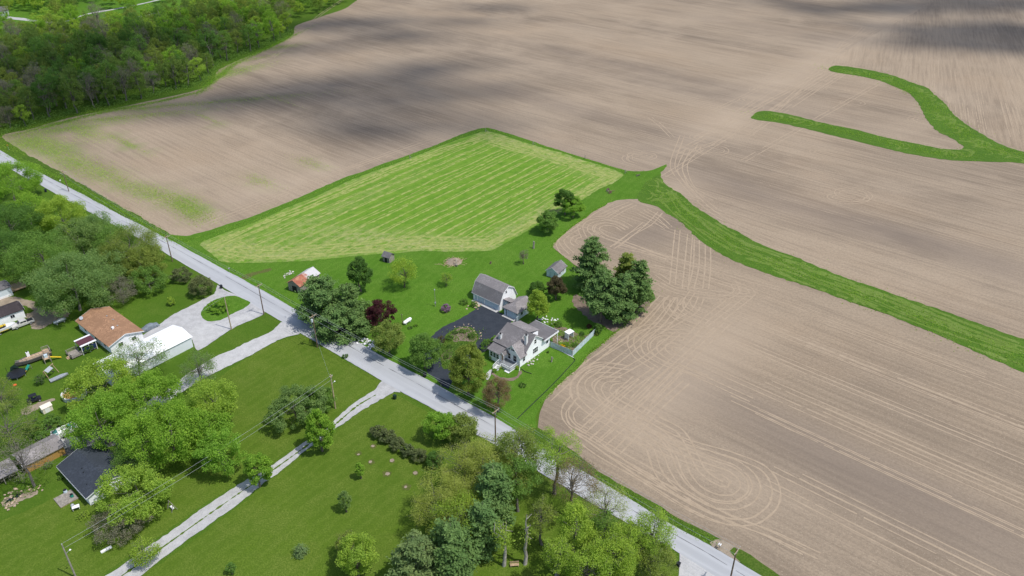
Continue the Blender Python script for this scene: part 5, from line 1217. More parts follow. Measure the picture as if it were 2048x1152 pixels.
if rest:
    V, mi = [], []
    for p, k, s_ in rest:
        cm_ = protos[k][4][1]; n = len(cm_.vertices); a = np.empty(n * 3, np.float32); cm_.vertices.foreach_get('co', a); a = a.reshape(-1, 4, 3)[::2]
        ang = wr.uniform(0, 6.28); c, s2 = math.cos(ang), math.sin(ang)
        b = np.stack([a[..., 0]*c - a[..., 1]*s2, a[..., 0]*s2 + a[..., 1]*c, a[..., 2]], -1) * s_ + np.array([p[0], p[1], 0])
        ctr = b.mean(1, keepdims=True); b = ctr + (b - ctr) * 1.3
        V.append(b.reshape(-1, 3)); mi += [k] * len(b)
    me = mesh_np('far_wood', np.concatenate(V), 4, np.arange(len(mi) * 4), [LM[pr[2]] for pr in protos], matidx=mi)
    tag(link('far_wood', me), 'distant leafy wood beyond the nearer trees at top left', 'woodland', kind='stuff')
# scrub along the wood's foot
V = []
edge = smooth_path([at(*q) for q in [(0, 276), (60, 256), (130, 237), (220, 216), (310, 196), (385, 179), (420, 162), (432, 138), (470, 120), (520, 100), (560, 84), (585, 67)]], False, 1.2)
for p in edge:
    n = 60; q = np.column_stack([p[0] + wr.normal(-3, 2.6, n), p[1] + wr.normal(4.6, 2.6, n), np.abs(wr.normal(0, 1.3, n))]); V.append(q)
tag(link('wood_edge_scrub', quads_mesh('wood_edge_scrub', leaf_quads(np.concatenate(V), .5), LM['green'])), 'low green scrub along the foot of the wood', 'undergrowth', kind='stuff')
# ------------------------------------------------------------------ utility poles and lines
M['wire'] = plain('aluminium_wire', (.32, .33, .35), .5, .05)
M['porcelain'] = plain('insulator_glaze', (.45, .47, .5), .3)
M['transformer'] = plain('transformer_paint', (.50, .55, .58), .5)
POLES = {}
def pole(key, label, base, h, m='wood_pole', arm=1.0, deg=LOT, can=False, lamp=False, group='utility poles'):
    p = at(*base); e = empty('utility_pole', p, deg, label, 'utility pole', group)
    MB().tube([(0, 0, -.2), (0, 0, h * .5), (0, 0, h)], [.17, .15, .11], 8).build('post', M[m], e)
    tops = [Vector((0, 0, h + .12))]
    if arm:
        MB().box(-1.15 * arm, 1.15 * arm, -.2, -.08, h - .62, h - .48).build('crossarm', M['wood_pale'], e)
        for s in (-1, 1): MB().bar((s * .65 * arm, -.15, h - .56), (0, -.13, h - 1.25), .05).build('brace', M['steel'], e)
        tops = [Vector((s * arm, -.14, h - .3)) for s in (-1.05, .45, 1.05)]
    for q in tops: MB().lathe([(.03, -.18), (.06, -.1), (.05, -.05), (.07, 0), (.03, .05)], 8, q).build('insulator', M['porcelain'], e)
    if can:
        c = MB().lathe([(.2, h - 2.3), (.26, h - 2.25), (.26, h - 1.5), (.2, h - 1.42)], 10, (-.42, 0, 0)).build('transformer', M['transformer'], e)
        MB().lathe([(.05, h - 1.42), (.03, h - 1.2)], 6, (-.42, 0, 0)).build('bushing', M['porcelain'], c)
    if lamp: MB().bar((0, 0, h * .72), (.8, 0, h * .76), .05).build('lamp_arm', M['steel'], e); MB().lathe([(.1, 0), (.2, .12), (.05, .3)], 8, (.85, 0, h * .74)).build('lamp_head', M['white_trim'], e)
    a = R(deg); rot = lambda v: Vector((p.x + v.x*math.cos(a) - v.y*math.sin(a), p.y + v.x*math.sin(a) + v.y*math.cos(a), v.z))
    POLES[key] = [rot(t) for t in tops]
    return e
pole('far', 'distant pole with crossarm beside the far road bend', (138, 383), 8.2)
pole('a', 'pole at the edge of the tree mass beside the road', (345, 523), 9.4)
pole('b', 'pole between the two gravel drives with white crossarm', (528, 629), 10.2)
pole('c', 'pole with transformer casting its shadow on the roadside lawn', (635, 695), 10.6, can=True)
pole('d', 'pole at the grove edge near the olive round tree', (991, 884), 9.6)
pole('e', 'pole at the bottom right where the side road joins', (1458, 1170), 9.8)
pole('f', 'pale pole standing on the grass strip by the white gravel', (463, 659), 10.6, 'wood_pale', 0)
pole('g', 'slim pole beside the lilac bush in the middle lawn', (671, 817), 10.2, 'wood_pale', .35, lamp=True)
pole('h', 'grey pole with lamp in the lower left yard', (152, 1155), 9.0, 'wood_grey', 0, lamp=True)
def wire(label, pts, sag=.6, r=.022, grp='overhead wires'):
    out = []
    for a, b in zip(pts[:-1], pts[1:]):
        n = 14
        for i in range(n + (1 if b is pts[-1] else 0)):
            t_ = i / n; q = a.lerp(b, t_); q.z -= sag * 4 * t_ * (1 - t_) * ((b - a).length / 50); out.append(q)
    o = MB().tube(out, r, 4).build('overhead_wire', M['wire'])
    tag(o, label, 'wire', grp)
beyond0, beyond1 = at(-330, 130), at(2050, 1560)
for i, w_ in enumerate(('outer roadside power line, lawn side', 'middle roadside power line running along the road', 'inner roadside power line, field side')):
    wire(w_, [POLES[k][i] for k in ('far', 'a', 'b', 'c', 'd', 'e')])
wire('service line from the road to the pale pole by the barn', [POLES['b'][0], POLES['f'][0], at(250, 715, 4.2)], .9, .018)
wire('service line crossing the middle lawn from the road pole', [POLES['c'][0], POLES['g'][0]], .8, .016)
wire('upper line from the lawn pole to the lower left pole', [POLES['g'][0], POLES['h'][0]], .8, .02)
wire('lower line from the lawn pole to the lower left pole', [POLES['g'][0] + Vector((.3, .3, -1.1)), POLES['h'][0] + Vector((.2, .2, -1.2))], .9, .02)
e = empty('yard_light', at(871, 613), 0, 'thin yard light pole on the homestead lawn near the purple shrub', 'lamp')
MB().tube([(0, 0, 0), (0, 0, 5.6)], [.09, .06], 6).build('post', M['wood_grey'], e); MB().box(-.2, .2, -.2, .2, 1.0, 1.5).build('meter_box', M['steel'], e); MB().lathe([(.1, 5.5), (.22, 5.62), (.06, 5.9)], 8).build('lamp_head', M['steel'], e)
e = empty('wooden_post', at(805, 648), 0, 'short timber post beside the white propane tank', 'post')
MB().tube([(0, 0, 0), (0, 0, 3.3)], [.1, .08], 6).build('post', M['wood_pole'], e); MB().bar((-.3, 0, 3.1), (.3, 0, 3.1), .06).build('crosspiece', M['wood_grey'], e)
for i, (x, y) in enumerate(((971, 264), (1066, 290), (1250, 347), (820, 318), (1170, 318))):
    e = empty('fence_post', at(x, y), 20 * i, ['corner timber post at the top of the hay meadow', 'braced post on the far edge of the hay meadow', 'post at the right corner of the hay meadow', 'post on the left edge of the hay meadow', 'post between the far edge posts of the meadow'][i], 'fence post', 'posts around the hay meadow')
    MB().tube([(0, 0, 0), (0, 0, 1.7)], [.13, .12], 6).build('post', M['wood_grey'], e); MB().bar((0, 0, 1.2), (1.4, 0, .05), .1).build('brace', M['wood_grey'], e)

# ------------------------------------------------------------------ fence, garden, pipes
fx = empty('board_fence', at(1100.5, 694), 0, 'blue grey board fence around the garden right of the farmhouse', 'fence')
base = at(1100.5, 694)
board = MB().box(-.075, .075, -.012, .012, .04, 1.85)
bo = board.build('board', M['fence_blue'], fx)
first = True
for A, B in (((1100.5, 694), (1145, 713)), ((1145, 713), (1190.5, 668))):
    a, b = at(*A), at(*B); L = (b - a).length; n = int(L / .165); d_ = (b - a) / n; ang = math.atan2(d_.y, d_.x)
    for i in range(n):
        o = bo if first else bo.copy()
        if not first: COL.objects.link(o); o.parent = fx
        first = False
        o.location = a + d_ * (i + .5) - base; o.rotation_euler.z = ang; o.scale.z = TR.uniform(.97, 1.04)
    for z in (.5, 1.5):
        nrm = Vector((-d_.y, d_.x, 0)).normalized() * .06
        MB().bar(a - base + nrm + Vector((0, 0, z)), b - base + nrm + Vector((0, 0, z)), .05, .09).build('rail', M['wood_grey'], fx)
    for i in range(0, n, 14):
        q = a + d_ * i - base + nrm * 2.2; MB().box(q.x-.05, q.x+.05, q.y-.05, q.y+.05, 0, 1.8).build('post', M['wood_grey'], fx)
e = empty('garden_arbor', at(1138, 677), LOT - 8, 'white flat topped arbor standing in the fenced garden', 'arbor')
for x in (-.9, .9):
    for y in (-.65, .65): MB().box(x-.06, x+.06, y-.06, y+.06, 0, 2.2).build('post', M['white_trim'], e)
MB().box(-1.1, 1.1, -.85, .85, 2.2, 2.3).build('roof_panel', M['white_trim'], e)
for x in (-.9, .9): MB().box(x-.02, x+.02, -.59, .59, .4, 2.0).build('lattice', M['white_trim'], e)
sheet('garden_bed', [(1108, 655), (1128, 655), (1150, 665), (1168, 672), (1186, 668), (1160, 690), (1144, 708), (1110, 694), (1104, 680)], .112, M['mulch'], jit=.2, step=.5)
TRK = np.random.default_rng(21)
def rocks(name, label, pts, n, size, m, flat=.6, group=None):
    e = empty(name, at(*pts[0]), 0, label, 'rocks', group); c0 = at(*pts[0])
    me = None
    bm = bmesh.new(); bmesh.ops.create_icosphere(bm, subdivisions=1, radius=1)
    for v in bm.verts: v.co *= TRK.uniform(.75, 1.2)
    me = bpy.data.meshes.new('stone'); bm.to_mesh(me); bm.free(); me.materials.append(m)
    P = [at(*p) for p in pts]
    for i in range(n):
        q = P[i % len(P)] + Vector((TRK.normal() * .8, TRK.normal() * .8, 0)) - c0; s = size * TRK.uniform(.5, 1.3)
        o = link('stone', me, e, q + Vector((0, 0, s * flat * .4 + .1))); o.scale = (s, s * TRK.uniform(.7, 1.2), s * flat); o.rotation_euler = (TRK.uniform(-.3, .3), TRK.uniform(-.3, .3), TRK.uniform(0, 6))
M['rock_pale'] = plain('pale_limestone', (.48, .45, .41), .9, .2, 2)
M['rock_tan'] = plain('tan_fieldstone', (.40, .31, .22), .9, .25, 2)
M['rock_white'] = plain('white_rock', (.66, .65, .66), .85, .12, 2)
rocks('rock_heap', 'heap of white rocks on the roadside below the burgundy tree', [(726, 682), (732, 685), (738, 688), (744, 692)], 26, .42, M['rock_white'])
rocks('fire_ring_stones', 'ring of pale stones on the patio behind the farmhouse', [(1085, 640), (1092, 637), (1100, 640), (1106, 643), (1090, 646)], 24, .38, M['rock_white'], .4)
rocks('stone_edging', 'row of stones along the right wall of the farmhouse', [(1055, 728), (1060, 725), (1066, 721), (1072, 717)], 16, .3, M['rock_pale'])
rocks('garden_stones', 'stepping stones among the fenced garden plants', [(1118, 682), (1124, 686), (1130, 690), (1114, 676), (1128, 670)], 22, .34, M['rock_tan'], .35)
rocks('pond_stones', 'stones around the small dark pond in the lower left yard', [(12, 1002), (20, 992), (32, 986), (42, 984), (34, 1000), (22, 1008), (18, 1013), (58, 984), (70, 980)], 46, .32, M['rock_tan'], .5)
rocks('island_edging', 'stone edging around the driveway island', [(957, 668), (958, 676), (950, 660), (915, 654), (925, 652), (938, 653)], 26, .25, M['rock_tan'], .5)
rocks('corner_stones', 'tan stones at the corner of the asphalt beside the garage', [(946, 612), (950, 614), (954, 616), (948, 608)], 12, .4, M['rock_tan'], .5)
rocks('foundation_rubble', 'pale rubble pad beside the rusty roofed shed', [(576, 548), (580, 550), (572, 551), (584, 546)], 20, .35, M['rock_pale'], .3)
k = empty('garden_pond', at(27, 997), LOT + 6, 'small dark water pond edged with stones', 'pond')
M['pond'] = plain('dark_water', (.008, .011, .012), .06, .1, spec=.6)
MB().lathe([(1.0, .06), (1.0, .1)], 18).build('water', M['pond'], k); k.scale = (1.7, .6, 1)
e = empty('downspout_pipe', at(1111, 697), 0, 'white drain pipe lying on the lawn beside the fence', 'pipe')
c0 = at(1111, 697); MB().tube([Vector(at(x, y)) - c0 + Vector((0, 0, .16)) for x, y in ((1111, 697), (1128, 706), (1147, 716))], .09, 6).build('pipe', M['white_trim'], e)
e = empty('black_hose', at(1149, 719), 0, 'long black drain pipe running across the lawn to the road', 'pipe')
c0 = at(1149, 719); MB().tube([Vector((p[0], p[1], .14)) - Vector((c0.x, c0.y, 0)) for p in smooth_path([at(*q) for q in ((1147, 717), (1150, 721), (1138, 735), (1105, 770), (1070, 804), (1035, 838))], False, 1)], .1, 6).build('pipe', M['black'], e)
e = empty('short_drain_hose', at(1045, 741), 0, 'short black drain hose at the farmhouse corner', 'pipe')
c0 = at(1045, 741); MB().tube([Vector((*at(*q).xy, .14)) - Vector((c0.x, c0.y, 0)) for q in ((1042, 738), (1050, 744), (1063, 748))], .09, 6).build('pipe', M['black'], e)
def stump(label, x, y, h, r=.3, m='wood_grey'):
    e = empty('tree_stump', at(x, y), 0, label, 'stump')
    MB().tube([(0, 0, -.1), (.03, 0, h * .4), (.06, .04, h)], [r * 1.3, r, r * .85], 8).build('trunk', M[m], e)
    MB().bar((.1, 0, h * .5), (.5, .1, h * .8), .12).build('limb_stub', M[m], e)
stump('grey broken stump on the lawn below the meadow trees', 1067, 497, 2.6, .28)
stump('short grey stump on the lawn beside the farmhouse', 1103, 724, 1.6, .18)
stump('dark stump between brush pile and spindly tree', 981, 528, .9, .22, 'wood_pole')
e = empty('brush_pile', at(908, 524), 0, 'pile of tan brush and branches on the back lawn', 'brush pile')
mb = MB()
for i in range(150):
    a = TRK.uniform(0, 6.28); rr = abs(TRK.normal()) * 1.6; p = Vector((math.cos(a) * rr * 1.4, math.sin(a) * rr, max(.05, .75 - rr * .3) * TRK.uniform(.1, 1)))
    d_ = Vector((TRK.normal(), TRK.normal(), TRK.normal() * .2)).normalized() * TRK.uniform(.5, 1.5); mb.bar(p - d_, p + d_, TRK.uniform(.05, .12))
tag(mb.build('branches', M['wood_tan'], e), kind='stuff')
tag(MB().lathe([(2.6, .1), (2.0, .4), (.9, .8), (.05, .95)], 12).build('ash_mound', M['dirt'], e))
e = empty('garden_swing', at(913, 532), 20, 'small timber frame standing below the brush pile', 'frame')
for y in (-.7, .7): MB().box(-.06, .06, y-.06, y+.06, 0, 1.9).build('post', M['wood_grey'], e)
MB().box(-.07, .07, -.9, .9, 1.9, 2.03).build('beam', M['wood_grey'], e); MB().box(-.25, .25, -.5, .5, .5, .56).build('seat', M['wood_grey'], e)
e = empty('hay_rake', at(1218, 385), 15, 'rusty old hay rake parked at the meadow corner', 'farm implement')
for s in (-1.2, 1.2):
    w = MB().lathe([(.62, -.05), (.68, 0), (.62, .05)], 16, (0, s, .66), 'y').build('wheel', M['wood_pole'], e)
MB().bar((0, -1.2, .66), (0, 1.2, .66), .1).build('axle', M['wood_pole'], e); MB().bar((0, 0, .7), (2.4, .1, .5), .12).build('drawbar', M['wood_pole'], e)
for i in range(9): MB().tube([(-.1, -1.1 + i * .27, .9), (-.7, -1.1 + i * .27, .8), (-.85, -1.1 + i * .27, .15)], .03, 4).build('tine', M['wood_grey'], e)
e = empty('field_disc', at(1276, 352), 40, 'small rusty implement at the waterway head', 'farm implement')
MB().bar((-1.0, 0, .45), (1.0, 0, .45), .12).build('frame', M['wood_pole'], e); MB().bar((0, 0, .45), (0, 1.3, .4), .1).build('drawbar', M['wood_pole'], e)
for x in (-.8, -.4, 0, .4, .8): MB().lathe([(.28, -.02), (.3, .02)], 12, (x, 0, .3), 'x').build('disc', M['wood_grey'], e)
def tank(label, x, y, L, deg, m, grp=None):
    e = empty('propane_tank', at(x, y), deg, label, 'propane tank', grp); r = .5
    b = MB().lathe([(.03, -L/2), (r*.6, -L/2 + .1), (r*.92, -L/2 + .3), (r, -L/2 + .5), (r, L/2 - .5), (r*.92, L/2 - .3), (r*.6, L/2 - .1), (.03, L/2)], 16, (0, 0, .75), 'x').build('vessel', m, e, True)
    MB().lathe([(.16, 1.22), (.18, 1.3), (.12, 1.45)], 10).build('valve_dome', m, e)
    for x_ in (-L*.28, L*.28): MB().box(x_-.12, x_+.12, -.4, .4, 0, .35).build('foot', M['concrete'], e)
tank('white propane tank on the homestead lawn', 815, 646, 3.2, LOT + 5, M['white_trim'])
tank('grey propane tank behind the tan roofed house', 121, 646, 3.4, LOT - 2, M['steel'])
def bin_(label, x, y, m, deg=LOT):
    e = empty('wheeled_bin', at(x, y), deg, label, 'bin')
    MB().ext([(-.28, -.28, .08), (.28, -.28, .08), (.28, .28, .08), (-.28, .28, .08)], (0, 0, .02)).build('base', m, e)
    n = MB(); n.v = [(-.26,-.26,.1),(.26,-.26,.1),(.26,.26,.1),(-.26,.26,.1),(-.34,-.33,1.1),(.34,-.33,1.1),(.34,.33,1.1),(-.34,.33,1.1)]; n.f = [(0,3,2,1),(4,5,6,7),(0,1,5,4),(1,2,6,5),(2,3,7,6),(3,0,4,7)]
    n.build('body', m, e); MB().box(-.37, .37, -.36, .4, 1.1, 1.17).build('lid', m, e)
    for s in (-1, 1): MB().lathe([(.13, -.03), (.13, .03)], 10, (s * .26, .3, .13), 'x').build('wheel', M['rubber'], e)
M['bin_green'] = plain('dark_green_plastic', (.012, .03, .022), .5)
M['bin_blue'] = plain('navy_plastic', (.012, .016, .035), .5)
bin_('black wheeled bin at the gravel drive mouth', 443, 577, M['black'])
bin_('dark green wheeled bin beside the two track drive mouth', 790, 798, M['bin_green'])
bin_('navy wheeled bin at the far road bend', 92, 384, M['bin_blue'])
bin_('dark bin beside the side road at the bottom', 1356, 1134, M['black'])
bin_('black bin at the asphalt drive mouth', 850, 754, M['black'])
def mailbox(label, x, y, m='white_trim', twin=False):
    e = empty('mailbox', at(x, y), LOT, label, 'mailbox'); MB().box(-.05, .05, -.05, .05, 0, 1.05).build('post', M['wood_grey'], e)
    for s in ((-.16, .16) if twin else (0,)):
        b = MB().ext([(-.26, s-.1, 1.05), (-.26, s+.1, 1.05), (-.26, s+.1, 1.2), (-.26, s+.06, 1.28), (-.26, s-.06, 1.28), (-.26, s-.1, 1.2)], (.52, 0, 0)).build('box', M[m], e); MB().box(-.05, .0, s-.13, s-.105, 1.15, 1.35).build('flag', M['rock_tan'], b)
mailbox('white twin mailboxes on the verge at the bottom right', 1438, 1097, twin=True)
mailbox('white mailbox beside the far road bend', 122, 366)
mailbox('grey mailbox on the verge below the hay meadow', 459, 543, 'steel')
mailbox('dark mailbox beside the farmhouse drive', 882, 774, 'black')
e = empty('road_sign', at(18, 300), -20, 'yellow diamond road sign at the far left verge', 'sign')
M['sign_yellow'] = plain('sign_yellow', (.62, .38, .02), .5)
MB().bar((0, 0, 0), (0, 0, 2.2), .08).build('post', M['steel'], e); MB().ext([(0, 0, 1.5), (.55, 0, 2.05), (0, 0, 2.6), (-.55, 0, 2.05)], (0, -.03, 0)).build('plate', M['sign_yellow'], e)
e = empty('garden_bench', at(1029, 1132), 5, 'small tan bench between the two bare trunks', 'bench')
for k_ in range(3): MB().box(-.85, .85, -.32 + k_*.2, -.14 + k_*.2, .42, .47).build('slat', M['wood_tan'], e)
for x in (-.7, .7):
    MB().box(x-.05, x+.05, -.3, .26, 0, .415).build('leg', M['wood_tan'], e)
for k_ in range(2): MB().box(-.85, .85, .3, .34, .6 + k_*.2, .74 + k_*.2).build('back_slat', M['wood_tan'], e)
for x in (-.7, .7): MB().box(x-.04, x+.04, .345, .39, .3, .95).build('back_post', M['wood_tan'], e)
e = empty('porch_swing', at(345, 1018), LOT, 'grey timber swing frame in the lower left yard', 'bench')
for y in (-.8, .8):
    MB().bar((-.6, y, 0), (0, y, 1.8), .1).build('leg', M['wood_grey'], e); MB().bar((.6, y, 0), (0, y, 1.8), .1).build('leg', M['wood_grey'], e)
MB().bar((0, -.95, 1.8), (0, .95, 1.8), .1).build('beam', M['wood_grey'], e); MB().box(-.25, .25, -.6, .6, .45, .5).build('seat', M['white_trim'], e)
e = empty('white_trough', at(213, 1100), LOT - 5, 'white trough lying on the grass beside the two track drive', 'trough'); MB().box(-1.0, 1.0, -.22, .22, 0, .1).build('floor', M['white_trim'], e)
for y in (-.26, .22): MB().box(-1.0, 1.0, y, y + .04, 0, .32).build('side', M['white_trim'], e)
# small deck with grill beside the charcoal roofed house
e = empty('timber_deck', at(122, 1017), LOT - 2, 'small timber deck with barrel planters behind the charcoal roofed house', 'deck')
for i in range(14): MB().box(.0, 3.6, i * .26, i * .26 + .24, .2, .27).build('plank', M['wood_grey'], e)
MB().box(.05, 3.55, .05, 3.58, 0, .195).build('frame', M['wood_tan'], e)
g_ = empty('barbecue_grill', at(147, 1016, .27), 20, 'grey covered grill standing on the small deck', 'grill')
MB().lathe([(.3, .5), (.36, .7), (.36, .85), (.25, 1.05), (.05, 1.15)], 12).build('bowl', M['steel'], g_)
for a in range(3): MB().bar((.22 * math.cos(a*2.1), .22 * math.sin(a*2.1), .52), (.35 * math.cos(a*2.1), .35 * math.sin(a*2.1), 0), .05).build('leg', M['black'], g_)
g_ = empty('patio_table', at(153, 1018, .27), 30, 'white covered patio table on the small deck', 'table')
MB().box(-.7, .7, -.45, .45, .66, .74).build('top', M['white_trim'], g_)
for x in (-.6, .6):
    for y in (-.35, .35): MB().box(x-.04, x+.04, y-.04, y+.04, 0, .66).build('leg', M['white_trim'], g_)
M['teal'] = plain('teal_plastic', (.02, .22, .16), .5)
for lab, x, y, m, s in (('blue grey barrel beside the charcoal roofed house wall', 132, 986, 'door_blue', .4), ('teal tub beside the charcoal roofed house', 145, 995, 'teal', .35)):
    e = empty('barrel', at(x, y), 0, lab, 'barrel'); MB().lathe([(s*.85, 0), (s, .3), (s, .6), (s*.85, .9)], 14).build('body', M[m], e); MB().lathe([(s*.9, .9), (s*.9, .94)], 14).build('rim', M['black'], e)

# ------------------------------------------------------------------ vehicles and boats
M['truck'] = plain('silver_beige_paint', (.50, .49, .46), .3, .04, spec=.5)
M['cover'] = plain('grey_fabric_cover', (.17, .20, .225), .8, .15, 1.5)
M['boat_white'] = plain('white_gelcoat', (.72, .72, .72), .25, .04, spec=.5)
M['yellow'] = plain('yellow_plastic', (.62, .44, .03), .4, .06)
def wheel(parent, x, y, r=.38, w=.26):
    t_ = MB().lathe([(r*.6, -w/2), (r*.94, -w/2), (r, -w*.3), (r, w*.3), (r*.94, w/2), (r*.6, w/2)], 16, (x, y, r), 'y').build('wheel', M['rubber'], parent)
    MB().lathe([(r*.58, -w/2 - .01), (r*.58, w/2 + .01)], 12, (x, y, r), 'y').build('rim', M['steel'], t_)
def pickup(x, y, deg):
    e = empty('pickup_truck', at(x, y), deg, 'silver beige crew cab pickup parked by the dark roofed mobile home', 'pickup truck')
    W = .93
    pf = [(-2.75, .45), (2.7, .45), (2.85, .7), (2.8, 1.0), (2.0, 1.12), (.95, 1.15), (-1.0, 1.15), (-1.0, 1.1), (-2.78, 1.1)]
    MB().ext([(a, -W, b) for a, b in pf], (0, 2*W, 0)).build('body', M['truck'], e, bevel=.05)
    cb_ = [(-1.0, 1.15), (1.25, 1.15), (.65, 1.78), (.3, 1.84), (-.75, 1.82), (-.98, 1.7)]
    c_ = MB().ext([(a, -W + .12, b) for a, b in cb_], (0, 2*W - .24, 0)).build('cab', M['truck'], e, bevel=.04)
    MB().ext([(1.2, -.68, 1.22), (1.2, .68, 1.22), (.74, .6, 1.7), (.74, -.6, 1.7)], (.05, 0, .05)).build('windscreen', M['glass'], c_)
    for s in (-1, 1):
        for x0, x1 in ((-.85, -.1), (.0, .85)): MB().box(x0, x1 - (.2 if x1 > .5 else 0), s * (W - .125), s * (W - .1), 1.28, 1.68).build('side_window', M['glass'], c_)
    MB().box(-2.66, -1.06, -W + .12, W - .12, 1.1, 1.125).build('bed_liner', M['black'], e)
    for s in (-1, 1): MB().box(2.78, 2.87, s*.72 - .14, s*.72 + .14, .78, .95).build('headlight', M['boat_white'], e)
    MB().box(2.8, 2.95, -W, W, .42, .6).build('bumper', M['steel'], e)
    for xx in (-1.75, 1.85):
        for s in (-1, 1): wheel(e, xx, s * (W - .1))
pickup(47, 651, 180 + LOT - 4)
e = empty('covered_car', at(301, 657), LOT - 2, 'car under a grey fabric cover at the end of the gravel driveway', 'car')
V, F_ = [], []
xs = np.linspace(-2.4, 2.4, 22); prof_ = np.interp(xs, [-2.4, -2.25, -1.5, -.7, .5, 1.3, 2.2, 2.4], [.35, .85, 1.0, 1.42, 1.45, 1.02, .8, .35])
for i, x in enumerate(xs):
    w = .92 * (1 - .22 * (abs(x) / 2.4) ** 4); hgt = prof_[i]
    for j, a in enumerate(np.linspace(0, math.pi, 13)):
        cy, cz = math.cos(a), math.sin(a); yy = w * np.sign(cy) * abs(cy) ** .45; zz = hgt * abs(cz) ** .5 + TRK.normal() * .012
        V.append((x, yy * (1 + TRK.normal() * .01), max(.06, zz)))
for i in range(21):
    for j in range(12): F_.append((i*13+j, (i+1)*13+j, (i+1)*13+j+1, i*13+j+1))
mb = MB(); mb.v = V; mb.f = F_ + [tuple(range(13)), tuple(range(21*13 + 12, 21*13 - 1, -1))]
mb.build('fabric_cover', M['cover'], e, True)
for xx in (-1.4, 1.4):
    for s in (-1, 1): MB().lathe([(.3, -.1), (.32, 0), (.3, .1)], 12, (xx, s * .78, .32), 'y').build('wheel', M['rubber'], e)
def hull(parent, L, W, h, m, z0=.0, name='hull'):
    V, F_ = [], []; n = 12
    for i in range(n):
        t_ = i / (n - 1); x = -L/2 + L * t_; w = W/2 * (1 - max(0, (t_ - .55) / .45) ** 2.2 * .97); k = z0 + h * .25 * max(0, t_ - .6)
        V += [(x, -w, z0 + h + .15*t_), (x, -w * .9, z0 + h * .45), (x, -w * .35, k), (x, w * .35, k), (x, w * .9, z0 + h * .45), (x, w, z0 + h + .15*t_), (x, w * .86, z0 + h * .96 + .15*t_), (x, -w * .86, z0 + h * .96 + .15*t_)]
    for i in range(n - 1):
        for j in range(8): a, b = i*8 + j, i*8 + (j+1) % 8; F_.append((a, b, b + 8, a + 8))
    F_ += [tuple(range(8))[::-1], tuple(range((n-1)*8, n*8))]
    mb = MB(); mb.v = V; mb.f = F_; return mb.build(name, m, parent)
e = empty('motor_boat', at(9, 664), LOT - 4, 'white and yellow speedboat on a trailer at the left edge', 'boat')
hull(e, 6.4, 2.3, 1.1, M['boat_white'], .5)
MB().box(-3.1, 1.0, -1.19, -1.16, 1.0, 1.15).build('stripe', M['yellow'], e); MB().box(-1.9, .4, -.75, .75, 1.62, 1.9).build('seat', M['black'], e)
MB().box(-1.2, .9, -.3, .5, 1.91, 2.1).build('towable_tube', M['yellow'], e); MB().ext([(.7, -.8, 1.7), (.7, .8, 1.7), (.3, .75, 2.2), (.3, -.75, 2.2)], (.05, 0, 0)).build('windscreen', M['glass'], e)
MB().box(-3.3, 3.6, -.08, .08, .35, .48).build('trailer_frame', M['steel'], e)
for s in (-1, 1): wheel(e, -1.2, s * .95, .32)
e = empty('pontoon_boat', at(132, 868), LOT - 4, 'teal and white pontoon boat beside the asphalt pad', 'boat')
M['teal_boat'] = plain('teal_upholstery', (.05, .20, .19), .5)
for s in (-1, 1): MB().lathe([(.05, -2.9), (.3, -2.6), (.34, -2.2), (.34, 2.4), (.2, 2.8), (.03, 3.05)], 12, (0, s * .85, .55), 'x').build('pontoon', M['steel'], e, True)
MB().box(-2.8, 2.7, -1.2, 1.2, .9, 1.0).build('deck', M['boat_white'], e)
for s in (-1.2, 1.16): MB().box(-2.6, 2.4, s, s + .04, 1.0, 1.65).build('side_panel', M['boat_white'], e)
for x, y, l in ((-2.0, -.8, 1.0), (1.5, .8, 1.4), (1.5, -.8, 1.4), (-1.8, .75, .9)): MB().box(x - l/2, x + l/2, y - .3, y + .3, 1.0, 1.5).build('seat', M['teal_boat'], e)
MB().box(-.3, .2, .3, .9, 1.0, 1.9).build('console', M['boat_white'], e)
e = empty('utility_vehicle', at(70, 803), LOT - 12, 'black roofed utility side by side parked on the grass', 'utility vehicle')
MB().ext([(a, -.72, b) for a, b in ((-1.5, .45), (1.4, .45), (1.5, .8), (.8, .98), (-.2, .72), (-.7, .72), (-.75, 1.0), (-1.5, 1.0))], (0, 1.44, 0)).build('body', M['black'], e, bevel=.04)
MB().box(-.95, .75, -.7, .7, 1.92, 1.99).build('roof', M['black'], e)
for x in (-.85, .65):
    for s in (-.66, .66): MB().bar((x * 1.15, s, .9), (x, s, 1.92), .06).build('roll_bar', M['black'], e)
MB().box(-.6, -.1, -.6, .6, .72, 1.25).build('seat', M['bin_blue'], e)
for xx in (-1.0, 1.0):
    for s in (-.68, .68): wheel(e, xx, s, .33, .28)
e = empty('upturned_boat', at(119, 757), LOT - 4, 'grey flat bottomed boat on the grass beside the swing set', 'boat')
hull(e, 4.4, 1.4, .5, M['steel'], 0); MB().box(-.2, .1, -.6, .6, .45, .5).build('thwart', M['wood_grey'], e)

